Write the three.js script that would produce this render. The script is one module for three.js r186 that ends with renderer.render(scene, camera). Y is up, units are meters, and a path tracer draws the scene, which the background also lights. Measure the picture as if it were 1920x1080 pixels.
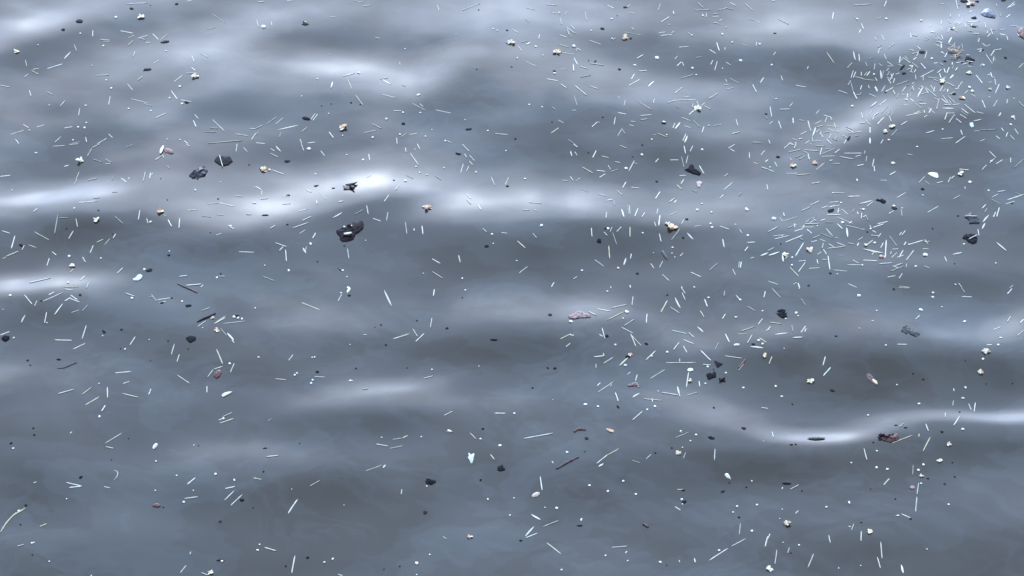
import * as THREE from 'three';
import { mergeGeometries } from 'three/addons/utils/BufferGeometryUtils.js';
import { ImprovedNoise } from 'three/addons/math/ImprovedNoise.js';

// ---------------------------------------------------------------- camera, sky, sun, exposure
const scene = new THREE.Scene();
const R = Math.PI / 180;
const DOWN = 40 * R, DIST = 2.6;
const camera = new THREE.PerspectiveCamera(13.55, 16 / 9, 0.05, 2000);
camera.position.set(0, DIST * Math.sin(DOWN), DIST * Math.cos(DOWN));
camera.lookAt(0, 0, 0);
camera.updateMatrixWorld(true);
camera.updateProjectionMatrix();

const renderer = new THREE.WebGLRenderer();
renderer.toneMapping = THREE.LinearToneMapping;
renderer.toneMappingExposure = 1.0;
renderer.shadowMap.enabled = true;

const noise3 = new ImprovedNoise();
function fbm(x, y, z, n = 4) { let s = 0, a = 0.5; for (let i = 0; i < n; i++) { s += a * noise3.noise(x, y, z); x *= 2.03; y *= 2.03; z *= 2.03; a *= 0.5; } return s; }
function rng(seed) { let s = seed >>> 0; return () => { s = (s + 0x6d2b79f5) >>> 0; let t = s; t = Math.imul(t ^ (t >>> 15), t | 1); t ^= t + Math.imul(t ^ (t >>> 7), t | 61); return ((t ^ (t >>> 14)) >>> 0) / 4294967296; }; }

const SUN_EL = 17 * R, SUN_AZ = -3.5 * R;               // a veiled low sun beyond the water, ahead of the camera
const sunDir = new THREE.Vector3(Math.cos(SUN_EL) * Math.sin(SUN_AZ), Math.sin(SUN_EL), -Math.cos(SUN_EL) * Math.cos(SUN_AZ));
{
  const W = 512, H = 256, d = new Float32Array(W * H * 4), v = new THREE.Vector3();
  for (let j = 0; j < H; j++) for (let i = 0; i < W; i++) {
    const ph = ((i + 0.5) / W - 0.5) * 2 * Math.PI, th = ((j + 0.5) / H - 0.5) * Math.PI;
    v.set(Math.cos(th) * Math.cos(ph), Math.sin(th), Math.cos(th) * Math.sin(ph));
    const g = v.angleTo(sunDir) / R;                  // degrees from the veiled sun
    const cloud = 1 + 0.35 * fbm(v.x * 2.2 + 5, v.y * 4.5, v.z * 2.2, 5);
    const glow = Math.exp(-g / 21), disc = Math.exp(-((g / 7.5) ** 2));
    const k = (i + j * W) * 4, under = th < 0 ? 0.35 : 1;
    d[k] = under * cloud * (1.01 + 5.9 * glow + 7.5 * disc);
    d[k + 1] = under * cloud * (1.255 + 7.5 * glow + 7.2 * disc);
    d[k + 2] = under * cloud * (1.60 + 10.9 * glow + 6.4 * disc);
    d[k + 3] = 1;
  }
  const sky = new THREE.DataTexture(d, W, H, THREE.RGBAFormat, THREE.FloatType);
  sky.mapping = THREE.EquirectangularReflectionMapping; sky.magFilter = THREE.LinearFilter; sky.needsUpdate = true;
  scene.background = sky; scene.environment = sky;
}
const sun = new THREE.DirectionalLight(0xfff1e2, 0.5);
sun.position.copy(sunDir).multiplyScalar(20);
sun.castShadow = true; sun.shadow.radius = 80;
Object.assign(sun.shadow.camera, { left: -2, right: 2, top: 2, bottom: -2, near: 1, far: 60 });
scene.add(sun, sun.target);

// ---------------------------------------------------------------- where a spot seen in the photograph lies on the water
const ray = new THREE.Vector3();
function onPlane(px, py, y = 0) {
  ray.set(px / 960 - 1, 1 - py / 540, 0.5).unproject(camera).sub(camera.position);
  const t = (y - camera.position.y) / ray.y;
  return camera.position.clone().addScaledVector(ray, t);
}

// ---------------------------------------------------------------- the water: ripples as bumps of slope, summed and integrated to a height field
const X0 = -1.15, X1 = 1.15, Z0 = -1.25, Z1 = 0.95, NX = 640, NZ = 620;
const dX = (X1 - X0) / NX, dZ = (Z1 - Z0) / NZ;
const slope = new Float32Array((NX + 1) * (NZ + 1)), height = new Float32Array((NX + 1) * (NZ + 1));
const SLOPE = 0.125;
// one face of a ripple: centre, half length, reach on its far and on its near side, turn, how far it tilts away from the shore we stand on
function ripple(px, py, half, far, near, turn, tilt) {
  const c = onPlane(px, py), sx = onPlane(px + 5, py).sub(c).length() / 5, sz = onPlane(px, py + 5).sub(c).length() / 5;
  const s = Math.sin(turn * R), k = Math.cos(turn * R), sl = half * 0.7;
  const reach = 3 * Math.max(sl, far, near);
  const i0 = Math.max(0, Math.floor((c.x - reach * sx - X0) / dX)), i1 = Math.min(NX, Math.ceil((c.x + reach * sx - X0) / dX));
  const j0 = Math.max(0, Math.floor((c.z - reach * sz - Z0) / dZ)), j1 = Math.min(NZ, Math.ceil((c.z + reach * sz - Z0) / dZ));
  for (let j = j0; j <= j1; j++) for (let i = i0; i <= i1; i++) {
    const dx = (X0 + i * dX - c.x) / sx, dy = (Z0 + j * dZ - c.z) / sz;
    const a = (dx * k - dy * s) / sl, b0 = dx * s + dy * k, b = b0 / (b0 > 0 ? near : far);
    const e = 0.5 * (a * a + b * b);
    if (e < 8) slope[i + j * (NX + 1)] += tilt * SLOPE * Math.exp(-e);
  }
}
const backs = [   // faces that fall away from us and mirror the bright low sky
  [65, 40, 170, 27, 18, 21, 0.9], [350, 98, 190, 28, 24, 20, 0.55], [640, 122, 220, 26, 22, -4, 0.6], [800, 152, 110, 26, 22, 38, 0.5], [740, 165, 110, 30, 24, 0, 0.25],
  [280, 206, 130, 20, 20, 12, 0.42], [115, 366, 105, 14, 9, 4, 1.65], [130, 374, 210, 28, 18, 4, 0.6], [350, 392, 170, 40, 26, 0, 0.22], [60, 533, 130, 16, 11, 4, 1.6], [110, 528, 190, 28, 18, 3, 0.4],
  [668, 349, 70, 13, 10, 8, 0.5], [510, 408, 180, 38, 17, 17, 0.65], [640, 362, 160, 30, 18, 12, 0.45], [430, 418, 130, 26, 20, 6, 0.15], [850, 392, 130, 46, 18, -6, 0.6], [745, 318, 100, 36, 26, 0, 0.3],
  [1470, 52, 240, 38, 22, -2, 0.45], [1060, 45, 110, 24, 22, 0, 0.3], [1200, 158, 240, 28, 20, -7, 0.5], [1270, 166, 90, 16, 14, -3, 0.3], [1740, 64, 130, 26, 15, 19, 0.65], [1885, 50, 100, 20, 13, -2, 0.6],
  [1655, 206, 120, 20, 13, 23, 0.5], [1585, 240, 70, 16, 14, 24, 0.3], [1290, 258, 120, 20, 18, 0, 0.3], [1072, 390, 110, 24, 12, 1, 0.6], [1237, 393, 90, 15, 10, 2, 0.45], [1090, 374, 270, 46, 20, 0, 0.3],
  [1410, 404, 240, 44, 22, 3, 0.42], [1335, 350, 110, 24, 22, 20, 0.25], [1760, 490, 170, 22, 16, -3, 0.45], [1710, 388, 150, 22, 20, 0, 0.25], [1110, 587, 160, 24, 15, 2, 0.65], [1360, 636, 180, 36, 18, 8, 0.6],
  [1800, 627, 220, 28, 13, 0, 0.78], [1910, 598, 90, 24, 16, 24, 0.6], [1330, 766, 180, 34, 22, -13, 0.5], [1410, 802, 120, 26, 10, -10, 0.5], [1530, 819, 85, 13, 8, 0, 2.05], [1622, 806, 80, 18, 10, 13, 0.45],
  [1850, 777, 170, 12, 9, 0, 2.0], [1700, 789, 90, 17, 10, 15, 0.55], [1860, 762, 150, 26, 18, 0, 0.3], [1590, 950, 230, 38, 28, 2, 0.32], [1890, 920, 120, 28, 24, -6, 0.45], [110, 737, 180, 28, 26, 14, 0.36],
  [690, 735, 170, 16, 11, 12, 0.6], [830, 750, 150, 30, 24, 4, 0.35], [450, 850, 240, 24, 22, 2, 0.42], [150, 985, 190, 26, 22, 10, 0.3], [1230, 512, 140, 26, 22, -3, 0.35], [30, 300, 110, 36, 26, 4, 0.3],
  [600, 600, 120, 26, 18, 0, 0.3], [930, 575, 80, 40, 26, 30, 0.25], [870, 985, 130, 40, 30, 24, 0.2], [1080, 1040, 220, 28, 26, 0, 0.25], [480, 25, 170, 20, 18, 5, 0.18], [930, 20, 120, 18, 18, 0, 0.12], [1150, 275, 70, 20, 20, -14, 0.25], [520, 320, 130, 22, 20, 4, 0.25],
];
const fronts = [  // faces turned to us: they mirror the dimmer sky high above and let the murky water show
  [75, 88, 160, 14, 26, 18, 0.6], [335, 32, 100, 22, 22, 12, 0.4], [565, 74, 150, 20, 18, 3, 0.6], [782, 84, 120, 18, 20, 0, 0.65], [422, 198, 90, 18, 22, 0, 0.8], [900, 165, 130, 36, 36, 4, 0.8],
  [130, 265, 160, 24, 26, 24, 0.5], [650, 205, 150, 26, 26, 0, 0.4], [570, 285, 180, 24, 24, 5, 0.45], [860, 288, 80, 26, 26, 0, 0.35], [695, 396, 120, 9, 28, 12, 0.85], [130, 424, 210, 12, 30, 2, 0.95], [330, 447, 170, 18, 30, 0, 0.6],
  [500, 478, 210, 22, 34, 4, 0.65], [900, 442, 220, 13, 36, 0, 0.8], [850, 520, 180, 30, 34, 0, 0.3], [300, 500, 150, 24, 24, 0, 0.4], [1200, 85, 170, 24, 22, 0, 0.5], [1305, 28, 80, 20, 20, 0, 0.45], [1450, 120, 230, 18, 26, 0, 0.9],
  [1872, 93, 130, 11, 28, -4, 0.8], [1640, 138, 170, 22, 24, -3, 0.5], [1775, 246, 190, 13, 36, 12, 0.9], [1035, 240, 200, 32, 38, -6, 0.75], [1010, 312, 150, 28, 28, 0, 0.5], [1240, 292, 170, 28, 30, -4, 0.6],
  [1145, 436, 200, 9, 32, 0, 0.95], [1030, 487, 180, 26, 34, 0, 0.7], [1820, 300, 170, 34, 34, 0, 0.45], [1885, 350, 100, 20, 24, 12, 0.55], [1710, 428, 130, 18, 22, 8, 0.45], [1810, 527, 190, 15, 24, 0, 0.8], [1400, 480, 140, 22, 26, 0, 0.35],
  [1010, 650, 220, 20, 34, -2, 0.8], [890, 658, 180, 20, 34, 0, 0.55], [1800, 680, 240, 13, 42, 0, 1.0], [1530, 680, 230, 30, 38, 0, 0.7], [1440, 860, 270, 11, 36, -1, 0.95], [1850, 838, 190, 16, 34, 0, 0.7], [150, 602, 230, 18, 38, 0, 0.85],
  [400, 682, 210, 34, 38, 3, 0.45], [680, 788, 150, 11, 28, 3, 0.95], [520, 925, 340, 30, 40, 1, 0.55], [40, 885, 130, 30, 36, -20, 0.6], [110, 1050, 260, 28, 36, 3, 0.42], [1620, 738, 180, 24, 24, 0, 0.35], [300, 800, 190, 24, 30, 6, 0.35],
  [1400, 560, 180, 24, 26, 0, 0.35], [1160, 905, 250, 28, 40, 0, 0.35], [1700, 1040, 260, 30, 36, 0, 0.25], [230, 160, 130, 20, 22, 14, 0.35], [1560, 180, 130, 20, 22, 6, 0.3],
];
for (const [a, b, c, d, e, f, g] of backs) ripple(a, b, c, g < 1 ? d * 1.2 : d, e, f, g * (b > 690 && g < 1 ? 1.3 : 1));
for (const [a, b, c, d, e, f, g] of fronts) ripple(a, b, c, d, e, f, -g);
{ // the same kind of ripples go on beyond the picture's edges
  const r = rng(41);
  for (let k = 0; k < 420; k++) {
    const px = -900 + r() * 3720, py = -560 + r() * 2300, l = 110 + r() * 170, t = -8 + r() * 24, a = 0.4 + 0.6 * r();
    if (px > -130 && px < 2050 && py > -90 && py < 1170) continue;
    ripple(px, py, l, 30, 13, t, a); ripple(px + 10, py + 52, l, 14, 36, t, -a * 0.85);
  }
}
{
  const LEAK = 0.3;                                    // metres over which a level is forgotten: the water stays level on the whole
  for (let i = 0; i <= NX; i++) {
    let h = 0;
    for (let j = NZ; j >= 0; j--) {
      const x = X0 + i * dX, z = Z0 + j * dZ, k = i + j * (NX + 1);
      const fine = 0.027 * noise3.noise(x * 9 + 3 + z * 3, z * 24 - x * 3, 2.2) + 0.022 * noise3.noise(x * 17 + z * 5, z * 32 - x * 5, 7.7) + 0.010 * noise3.noise(x * 34, z * 60 - x * 6, 3.3) + 0.004 * noise3.noise(x * 60, z * 110, 5.1);
      h += (-(slope[k] * (0.97 + 0.5 * noise3.noise(x * 11 + 2, z * 15, 9.1)) + fine) - h / LEAK) * dZ;
      const e = Math.min((x - X0) / 0.15, (X1 - x) / 0.15, (z - Z0) / 0.15, (Z1 - z) / 0.15, 1);
      height[k] = h * Math.max(0, e) ** 2 * (3 - 2 * Math.max(0, e));
    }
  }
}
function waterAt(x, z) {
  const u = (x - X0) / dX, v = (z - Z0) / dZ;
  if (u < 0 || v < 0 || u >= NX || v >= NZ) return 0;
  const i = Math.floor(u), j = Math.floor(v), a = u - i, b = v - j, k = i + j * (NX + 1);
  return (height[k] * (1 - a) + height[k + 1] * a) * (1 - b) + (height[k + NX + 1] * (1 - a) + height[k + NX + 2] * a) * b;
}
function normalAt(x, z, e = 0.006) {
  return new THREE.Vector3((waterAt(x - e, z) - waterAt(x + e, z)) / (2 * e), 1, (waterAt(x, z - e) - waterAt(x, z + e)) / (2 * e)).normalize();
}
function at(px, py) {                                  // the point of the rippled surface seen there
  let p = onPlane(px, py);
  for (let k = 0; k < 4; k++) p = onPlane(px, py, waterAt(p.x, p.z));
  return p;
}
// a thin, uneven film of pollen dust and oil with crisp outlines floats on the water
const FILM = 2.4, FS = 1024, film = new Float32Array(FS * FS);
{
  const spots = [];
  const spot = (px, py, rx, ry, a) => { const c = onPlane(px, py), u = onPlane(px + rx, py).x - c.x, w = onPlane(px, py + ry).z - c.z; spots.push([c.x, c.z, u, w, a]); };
  spot(860, 1000, 130, 90, 0.30); spot(1000, 960, 110, 110, 0.24); spot(930, 575, 60, 80, 0.34); spot(590, 605, 110, 40, 0.34); spot(1100, 880, 170, 80, 0.12);
  spot(1220, 930, 150, 70, -0.20); spot(1260, 1000, 120, 30, -0.12); spot(480, 690, 130, 60, -0.16); spot(860, 660, 160, 50, -0.18); spot(910, 830, 60, 30, -0.16);
  spot(300, 200, 60, 26, 0.36); spot(930, 20, 120, 30, 0.25); spot(1030, 990, 22, 90, -0.22); spot(700, 900, 200, 60, -0.16); spot(950, 370, 50, 30, -0.1); spot(1340, 90, 70, 50, -0.2);
  for (let j = 0; j < FS; j++) for (let i = 0; i < FS; i++) {
    const x = (i / FS - 0.5) * FILM, z = (j / FS - 0.5) * FILM;
    const q1 = fbm(x * 5, z * 8, 1.3, 6), q2 = fbm(x * 5, z * 8, 8.1, 6), q3 = fbm(x * 26, z * 40, 3.7, 4);
    const wx = x + 0.11 * q1 + 0.018 * q3, wz = z + 0.10 * q2 + 0.014 * q3;
    let f = 1.15 * fbm(wx * 4.2, wz * 8.5, 4.2, 5);
    for (const [cx, cz, u, w, a] of spots) { const q = ((wx - cx) / u) ** 2 + ((wz - cz) / w) ** 2; if (q < 9) f += 0.7 * a * Math.exp(-q); }
    const m = fbm(wx * 3.1 + 0.5 * q2, wz * 4.6 + 0.5 * q1, 6.6, 4), wisp = (0.5 + 0.5 * Math.sin(m * 58)) ** 3 * Math.max(0, Math.min(1, 0.45 + 3.5 * q2 + (z > 0 ? 0.25 : -0.1)));
    const step = (t, w) => { const s = Math.min(1, Math.max(0, (f - t) / w + 0.5)); return s * s * (3 - 2 * s); };
    film[i + j * FS] = 0.34 * step(0.12, 0.03) + 0.28 * step(-0.1, 0.035) + 0.2 * step(0.26, 0.04) + 0.3 * wisp;
  }
}
function filmTexture(fn, srgb) {
  const d = new Uint8Array(FS * FS * 4);
  for (let k = 0; k < FS * FS; k++) { const c = fn(film[k], k % FS, Math.floor(k / FS)); for (let q = 0; q < 3; q++) d[4 * k + q] = Math.round(255 * c[q]); d[4 * k + 3] = 255; }
  const t = new THREE.DataTexture(d, FS, FS);
  t.magFilter = t.minFilter = THREE.LinearFilter; t.wrapS = t.wrapT = THREE.MirroredRepeatWrapping; if (srgb) t.colorSpace = THREE.SRGBColorSpace; t.needsUpdate = true;
  return t;
}
const toS = (v) => (v <= 0.0031308 ? 12.92 * v : 1.055 * v ** (1 / 2.4) - 0.055);
const waterMat = new THREE.MeshPhysicalMaterial({
  color: 0xffffff, roughness: 0.14, metalness: 0, ior: 1.38,
  map: filmTexture((f, i, j) => {
    const m = 0.05 * noise3.noise(i * 0.021, j * 0.03, 0.5), s = 1 + m;
    return [toS(s * (0.0255 + 0.023 * f)), toS(s * (0.0235 + 0.030 * f)), toS(s * (0.0185 + 0.038 * f))];
  }, true),
});
{
  const tail = (n, a, b) => Array.from({ length: n }, (_, k) => a + (b - a) * ((1.42 ** (k + 1) - 1) / (1.42 ** n - 1)));
  const line = (a, b, n) => [...tail(18, a, -400).reverse(), ...Array.from({ length: n + 1 }, (_, k) => a + (b - a) * k / n), ...tail(18, b, 400)];
  const xs = line(X0, X1, NX), zs = line(Z0, Z1, NZ), w = xs.length, n = w * zs.length;
  const P = new Float32Array(n * 3), N = new Float32Array(n * 3), U = new Float32Array(n * 2), I = [];
  zs.forEach((z, j) => xs.forEach((x, i) => {
    const k = i + j * w, nn = normalAt(x, z, 0.0036);
    P.set([x, waterAt(x, z), z], 3 * k); N.set([nn.x, nn.y, nn.z], 3 * k); U.set([x / FILM + 0.5, z / FILM + 0.5], 2 * k);
    if (i + 1 < w && j + 1 < zs.length) I.push(k, k + w, k + 1, k + 1, k + w, k + w + 1);
  }));
  const g = new THREE.BufferGeometry();
  g.setAttribute('position', new THREE.BufferAttribute(P, 3)); g.setAttribute('normal', new THREE.BufferAttribute(N, 3)); g.setAttribute('uv', new THREE.BufferAttribute(U, 2)); g.setIndex(I);
  const water = new THREE.Mesh(g, waterMat);
  water.name = 'water'; water.receiveShadow = true;
  water.userData = { kind: 'structure', label: 'rippled blue grey murky water with a patchy surface film', category: 'water' };
  scene.add(water);
}

// ---------------------------------------------------------------- materials of the floating litter
function speckle(seed, fn, w = 64, h = 32) {
  const d = new Uint8Array(w * h * 4);
  for (let j = 0; j < h; j++) for (let i = 0; i < w; i++) { const c = fn(i / w, j / h, seed); for (let q = 0; q < 3; q++) d[4 * (i + j * w) + q] = Math.max(0, Math.min(255, 255 * c[q])); d[4 * (i + j * w) + 3] = 255; }
  const t = new THREE.DataTexture(d, w, h); t.magFilter = t.minFilter = THREE.LinearFilter; t.wrapS = t.wrapT = THREE.RepeatWrapping; t.colorSpace = THREE.SRGBColorSpace; t.needsUpdate = true; return t;
}
// a needle's two pale stripes beside a greener midrib, with weathered blotches
const needleMap = speckle(3, (u, v, s) => { const rib = 0.86 + 0.14 * Math.abs(Math.sin(v * Math.PI * 4)), n = 1 + 0.3 * fbm(u * 9, v * 5, s, 3); return [rib * n * 0.97, rib * n, rib * n * 0.97]; });
const grainMap = speckle(9, (u, v, s) => { const n = 0.97 + 0.2 * fbm(u * 7, v * 7, s, 3); return [n, n, n * 0.97]; });
const barkMap = speckle(17, (u, v, s) => { const n = 0.75 + 0.9 * fbm(u * 8, v * 8, s, 4); return [n, n * 0.97, n * 0.97]; });
const mat = (r, g, b, rough, map, more = {}) => { const m = new THREE.MeshPhysicalMaterial({ roughness: rough, map: map || null, side: THREE.DoubleSide, ...more }); m.color.setRGB(r, g, b); return m; };
const NEEDLES = [mat(0.57, 0.535, 0.48, 0.5, needleMap), mat(0.70, 0.665, 0.60, 0.5, needleMap), mat(0.45, 0.43, 0.38, 0.5, needleMap), mat(0.54, 0.48, 0.34, 0.5, needleMap), mat(0.30, 0.30, 0.26, 0.5, needleMap)];
const PALE = [mat(0.82, 0.83, 0.80, 0.5, grainMap), mat(0.74, 0.76, 0.75, 0.5, grainMap), mat(0.82, 0.76, 0.64, 0.5, grainMap)];
const CREAM = [mat(0.74, 0.60, 0.43, 0.6, grainMap), mat(0.66, 0.43, 0.27, 0.6, grainMap), mat(0.74, 0.67, 0.55, 0.6, grainMap), mat(0.46, 0.25, 0.14, 0.6, grainMap), mat(0.70, 0.51, 0.45, 0.6, grainMap)];
const DARK = [mat(0.008, 0.010, 0.016, 0.6, barkMap, { specularIntensity: 0.16 }), mat(0.014, 0.016, 0.024, 0.6, barkMap, { specularIntensity: 0.2 }), mat(0.028, 0.022, 0.022, 0.6, barkMap, { specularIntensity: 0.2 })];
const GREY = mat(0.022, 0.027, 0.040, 0.35, barkMap, { specularIntensity: 0.5 });
const PURPLE = mat(0.026, 0.016, 0.024, 0.55, barkMap, { specularIntensity: 0.2 }), BROWN = mat(0.10, 0.062, 0.055, 0.55, barkMap), RED = mat(0.16, 0.055, 0.045, 0.5, barkMap), PINK = mat(0.30, 0.19, 0.20, 0.5, barkMap), OLIVE = mat(0.05, 0.045, 0.038, 0.5, barkMap);
const WHITE = mat(0.84, 0.84, 0.82, 0.5, grainMap), SCRAP = mat(0.52, 0.56, 0.58, 0.5, grainMap), WING = mat(0.52, 0.52, 0.42, 0.5, grainMap), BLUE = mat(0.16, 0.20, 0.28, 0.35, barkMap);

// ---------------------------------------------------------------- shapes
function loft(rows, closedEnds = true) {                 // rows: equal rings of points
  const n = rows[0].length, P = [], U = [], I = [];
  rows.forEach((r, j) => r.forEach((p, i) => { P.push(...p); U.push(j / (rows.length - 1), i / n); }));
  for (let j = 0; j + 1 < rows.length; j++) for (let i = 0; i < n; i++) { const a = j * n + i, b = j * n + (i + 1) % n; I.push(a, b, a + n, b, b + n, a + n); }
  if (closedEnds) for (const j of [0, rows.length - 1]) for (let i = 1; i + 1 < n; i++) j ? I.push(j * n, j * n + i, j * n + i + 1) : I.push(0, i + 1, i);
  const g = new THREE.BufferGeometry();
  g.setAttribute('position', new THREE.Float32BufferAttribute(P, 3)); g.setAttribute('uv', new THREE.Float32BufferAttribute(U, 2)); g.setIndex(I); g.computeVertexNormals();
  return g;
}
function needleShape(seed, wide = false) {               // length 1 along x, width 1 along z, height 1
  const r = rng(seed), bend = (r() - 0.5) * 0.24, kink = (r() - 0.5) * 0.07, tip = 0.35 + 0.3 * r(), base = 0.35 + 0.45 * r(), rows = [];
  for (let k = 0; k <= 8; k++) {
    const t = k / 8, x = t - 0.5, c = bend * (4 * x * x - 0.4) + kink * Math.sin(t * 7 + seed);
    const body = wide ? Math.sin(Math.PI * (0.08 + 0.86 * t ** (0.7 + 0.6 * tip))) ** 0.75 : Math.min(1, base + t * 5, tip + (1 - t) * 4) * (0.92 + 0.08 * Math.sin(t * 9 + seed));
    const w = body * 0.5;
    rows.push([[x, 0.02, c - w], [x, 0.42, c - w * 0.62], [x, 0.5, c], [x, 0.42, c + w * 0.62], [x, 0.02, c + w], [x, -0.4, c + w * 0.5], [x, -0.4, c - w * 0.5]]);
  }
  for (const row of rows) for (const p of row) p[2] = wide ? p[2] : p[2];
  return loft(rows);
}
const needleShapes = Array.from({ length: 10 }, (_, k) => needleShape(k * 7 + 1)), bladeShapes = Array.from({ length: 6 }, (_, k) => needleShape(k * 5 + 2, true));
function lump(seed, amount = 0.25, detail = 2) {         // a smooth uneven grain of radius 1
  const g = new THREE.SphereGeometry(1, 12, 9), p = g.attributes.position, v = new THREE.Vector3();
  for (let i = 0; i < p.count; i++) { v.fromBufferAttribute(p, i); const k = 1 + amount * 1.6 * noise3.noise(v.x * 1.3 + seed, v.y * 1.3, v.z * 1.3 + seed * 2) + amount * 0.5 * noise3.noise(v.x * 3.1, v.y * 3.1 + seed, v.z * 3.1); v.multiplyScalar(k); p.setXYZ(i, v.x, v.y, v.z); }
  g.computeVertexNormals(); return g;
}
const grainShapes = Array.from({ length: 8 }, (_, k) => lump(k * 3.7 + 0.4, 0.32));
// a flake of any outline (points about its middle, in units of its half length), thick, domed or curled, with ridges
function flake(outline, { thick = 0.07, dome = 0.04, curl = 0, ridge = 0.06, rough = 0.1, seed = 1, step = 36 } = {}) {
  const n = outline.length, pts = [];
  for (let k = 0; k < step; k++) {
    const f = k / step * n, a = Math.floor(f), t = f - a, p = outline[a % n], q = outline[(a + 1) % n];
    const j = 1 + rough * (noise3.noise(f / n * 9, seed * 3.3, 0.4) + 0.5 * noise3.noise(f / n * 22, seed * 3.3, 1.4));
    pts.push([(p[0] + (q[0] - p[0]) * t) * j, (p[1] + (q[1] - p[1]) * t) * j]);
  }
  const P = [0, dome, 0], U = [0.5, 0.5], I = [], rings = [0.3, 0.58, 0.82, 0.96, 1, 0.96, 0.5];
  rings.forEach((t, j) => pts.forEach(([x, z]) => {
    const X = x * t, Z = z * t;
    let y = dome * (1 - t * t) + curl * (X * X - Z * Z * 0.4) + ridge * 0.55 * noise3.noise(X * 3.1 + seed, Z * 5.3, seed) + ridge * 0.25 * noise3.noise(X * 8 + seed, Z * 9, 3);
    if (j === 3) y -= thick * 0.08; if (j === 4) y -= thick * 0.5; if (j > 4) y -= thick;
    P.push(X, y, Z); U.push(0.5 + X * 0.5, 0.5 + Z * 0.5);
  }));
  const ring = (j) => 1 + j * step;
  for (let k = 0; k < step; k++) {
    const q = (k + 1) % step;
    I.push(0, ring(0) + q, ring(0) + k);
    for (let j = 0; j + 1 < rings.length; j++) I.push(ring(j) + k, ring(j) + q, ring(j + 1) + k, ring(j) + q, ring(j + 1) + q, ring(j + 1) + k);
  }
  P.push(0, dome - thick, 0); U.push(0.5, 0.5);
  const c = P.length / 3 - 1, l = ring(rings.length - 1);
  for (let k = 0; k < step; k++) I.push(c, l + k, l + (k + 1) % step);
  const g = new THREE.BufferGeometry();
  g.setAttribute('position', new THREE.Float32BufferAttribute(P, 3)); g.setAttribute('uv', new THREE.Float32BufferAttribute(U, 2)); g.setIndex(I); g.computeVertexNormals();
  return g;
}
function shard(seed, aspect) {                           // a chance outline, half length 1
  const r = rng(seed * 131 + 7), n = 6 + Math.floor(r() * 4), o = [], a = Math.max(0.2, Math.min(1, aspect));
  for (let k = 0; k < n; k++) { const q = (k + 0.6 * (r() - 0.5)) / n * 2 * Math.PI, d = 0.72 + 0.38 * r(); o.push([Math.cos(q) * d, Math.sin(q) * d * a]); }
  return o;
}
function petal(seed) {                                   // one cupped scale of a husk, rooted at the origin, reaching 1 along x
  const rows = [], r = rng(seed), wd = 0.34 + 0.16 * r(), lift = 0.25 + 0.3 * r();
  for (let k = 0; k <= 6; k++) {
    const t = k / 6, w = wd * Math.sin(Math.PI * (0.12 + 0.8 * t)) ** 0.8, y = lift * t * (1.5 - t), c = 0.1 * Math.sin(t * 4 + seed);
    rows.push([[t, y + 0.16 * w / wd, c - w], [t, y + 0.02, c - w * 0.5], [t, y, c], [t, y + 0.02, c + w * 0.5], [t, y + 0.16 * w / wd, c + w], [t, y - 0.09, c + w * 0.5], [t, y - 0.12, c], [t, y - 0.09, c - w * 0.5]]);
  }
  return loft(rows);
}
const petals = Array.from({ length: 6 }, (_, k) => petal(k + 3)), cores = [lump(11.3, 0.4), lump(23.1, 0.4)];

// ---------------------------------------------------------------- the things: where they float, what they are called
const taken = {};
const numbered = (n) => { const k = taken[n] = (taken[n] ?? -1) + 1; return k ? `${n}_${String(k).padStart(3, '0')}` : n; };
const all = [], landmarks = [];
function add(o, name, category, px, py, label, group, short) {
  o.name = numbered(name); o.traverse((m) => { if (m.isMesh) m.castShadow = m.receiveShadow = true; });
  o.userData = { category }; if (label) o.userData.label = label; if (group) o.userData.group = group;
  scene.add(o);
  if (short) landmarks.push({ px, py, short });
  return o;
}
// lay a thing on the water: middle, direction of its long side in the picture, and metres per picture unit along and across it
const basis = new THREE.Matrix4();
function lay(o, px, py, turn = 0, lift = 0) {
  const p = at(px, py), c = Math.cos(turn * R), s = -Math.sin(turn * R), q = at(px + 6 * c, py + 6 * s), b = at(px - 6 * s, py + 6 * c);
  const y = normalAt(p.x, p.z, 0.01), x = q.clone().sub(p); const lx = x.length() / 6; x.addScaledVector(y, -x.dot(y)).normalize();
  const z = x.clone().cross(y).normalize();
  basis.makeBasis(x, y, z); o.quaternion.setFromRotationMatrix(basis); o.position.copy(p).addScaledVector(y, lift);
  return [lx, b.sub(p).length() / 6];
}
const needles = [], grains = [], bits = [], husks = [];
const seedOf = (x, y) => Math.round(x * 13.7 + y * 101.3);
let ox = 0, oy = 0;                                      // corner of the sixteenth of the picture being described; its own scale is 4 to one pixel
function part(c, r) { ox = c * 480; oy = r * 270; }
function lines(list, wide = false) { for (let k = 0; k < list.length; k += 4) { const [a, b, c, d] = list.slice(k, k + 4); needles.push({ kind: 'needle', x1: ox + a / 4, y1: oy + b / 4, x2: ox + c / 4, y2: oy + d / 4, px: ox + (a + c) / 8, py: oy + (b + d) / 8, wide }); } }
const wide = (list) => lines(list, true);
function dots(list) { for (let k = 0; k < list.length; k += 3) { const [a, b, c] = list.slice(k, k + 3); grains.push({ kind: 'grain', px: ox + a / 4, py: oy + b / 4, rx: c / 4, ry: c / 4 }); } }
function seeds(list) { for (let k = 0; k < list.length; k += 4) { const [a, b, c, d] = list.slice(k, k + 4); grains.push({ kind: 'grain', px: ox + a / 4, py: oy + b / 4, rx: c / 4, ry: d / 4 }); } }
function darks(list) { for (let k = 0; k < list.length; k += 5) { const [a, b, c, d, t] = list.slice(k, k + 5); bits.push({ kind: 'bit', px: ox + a / 4, py: oy + b / 4, rx: c / 4, ry: d / 4, turn: -t }); } }
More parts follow.
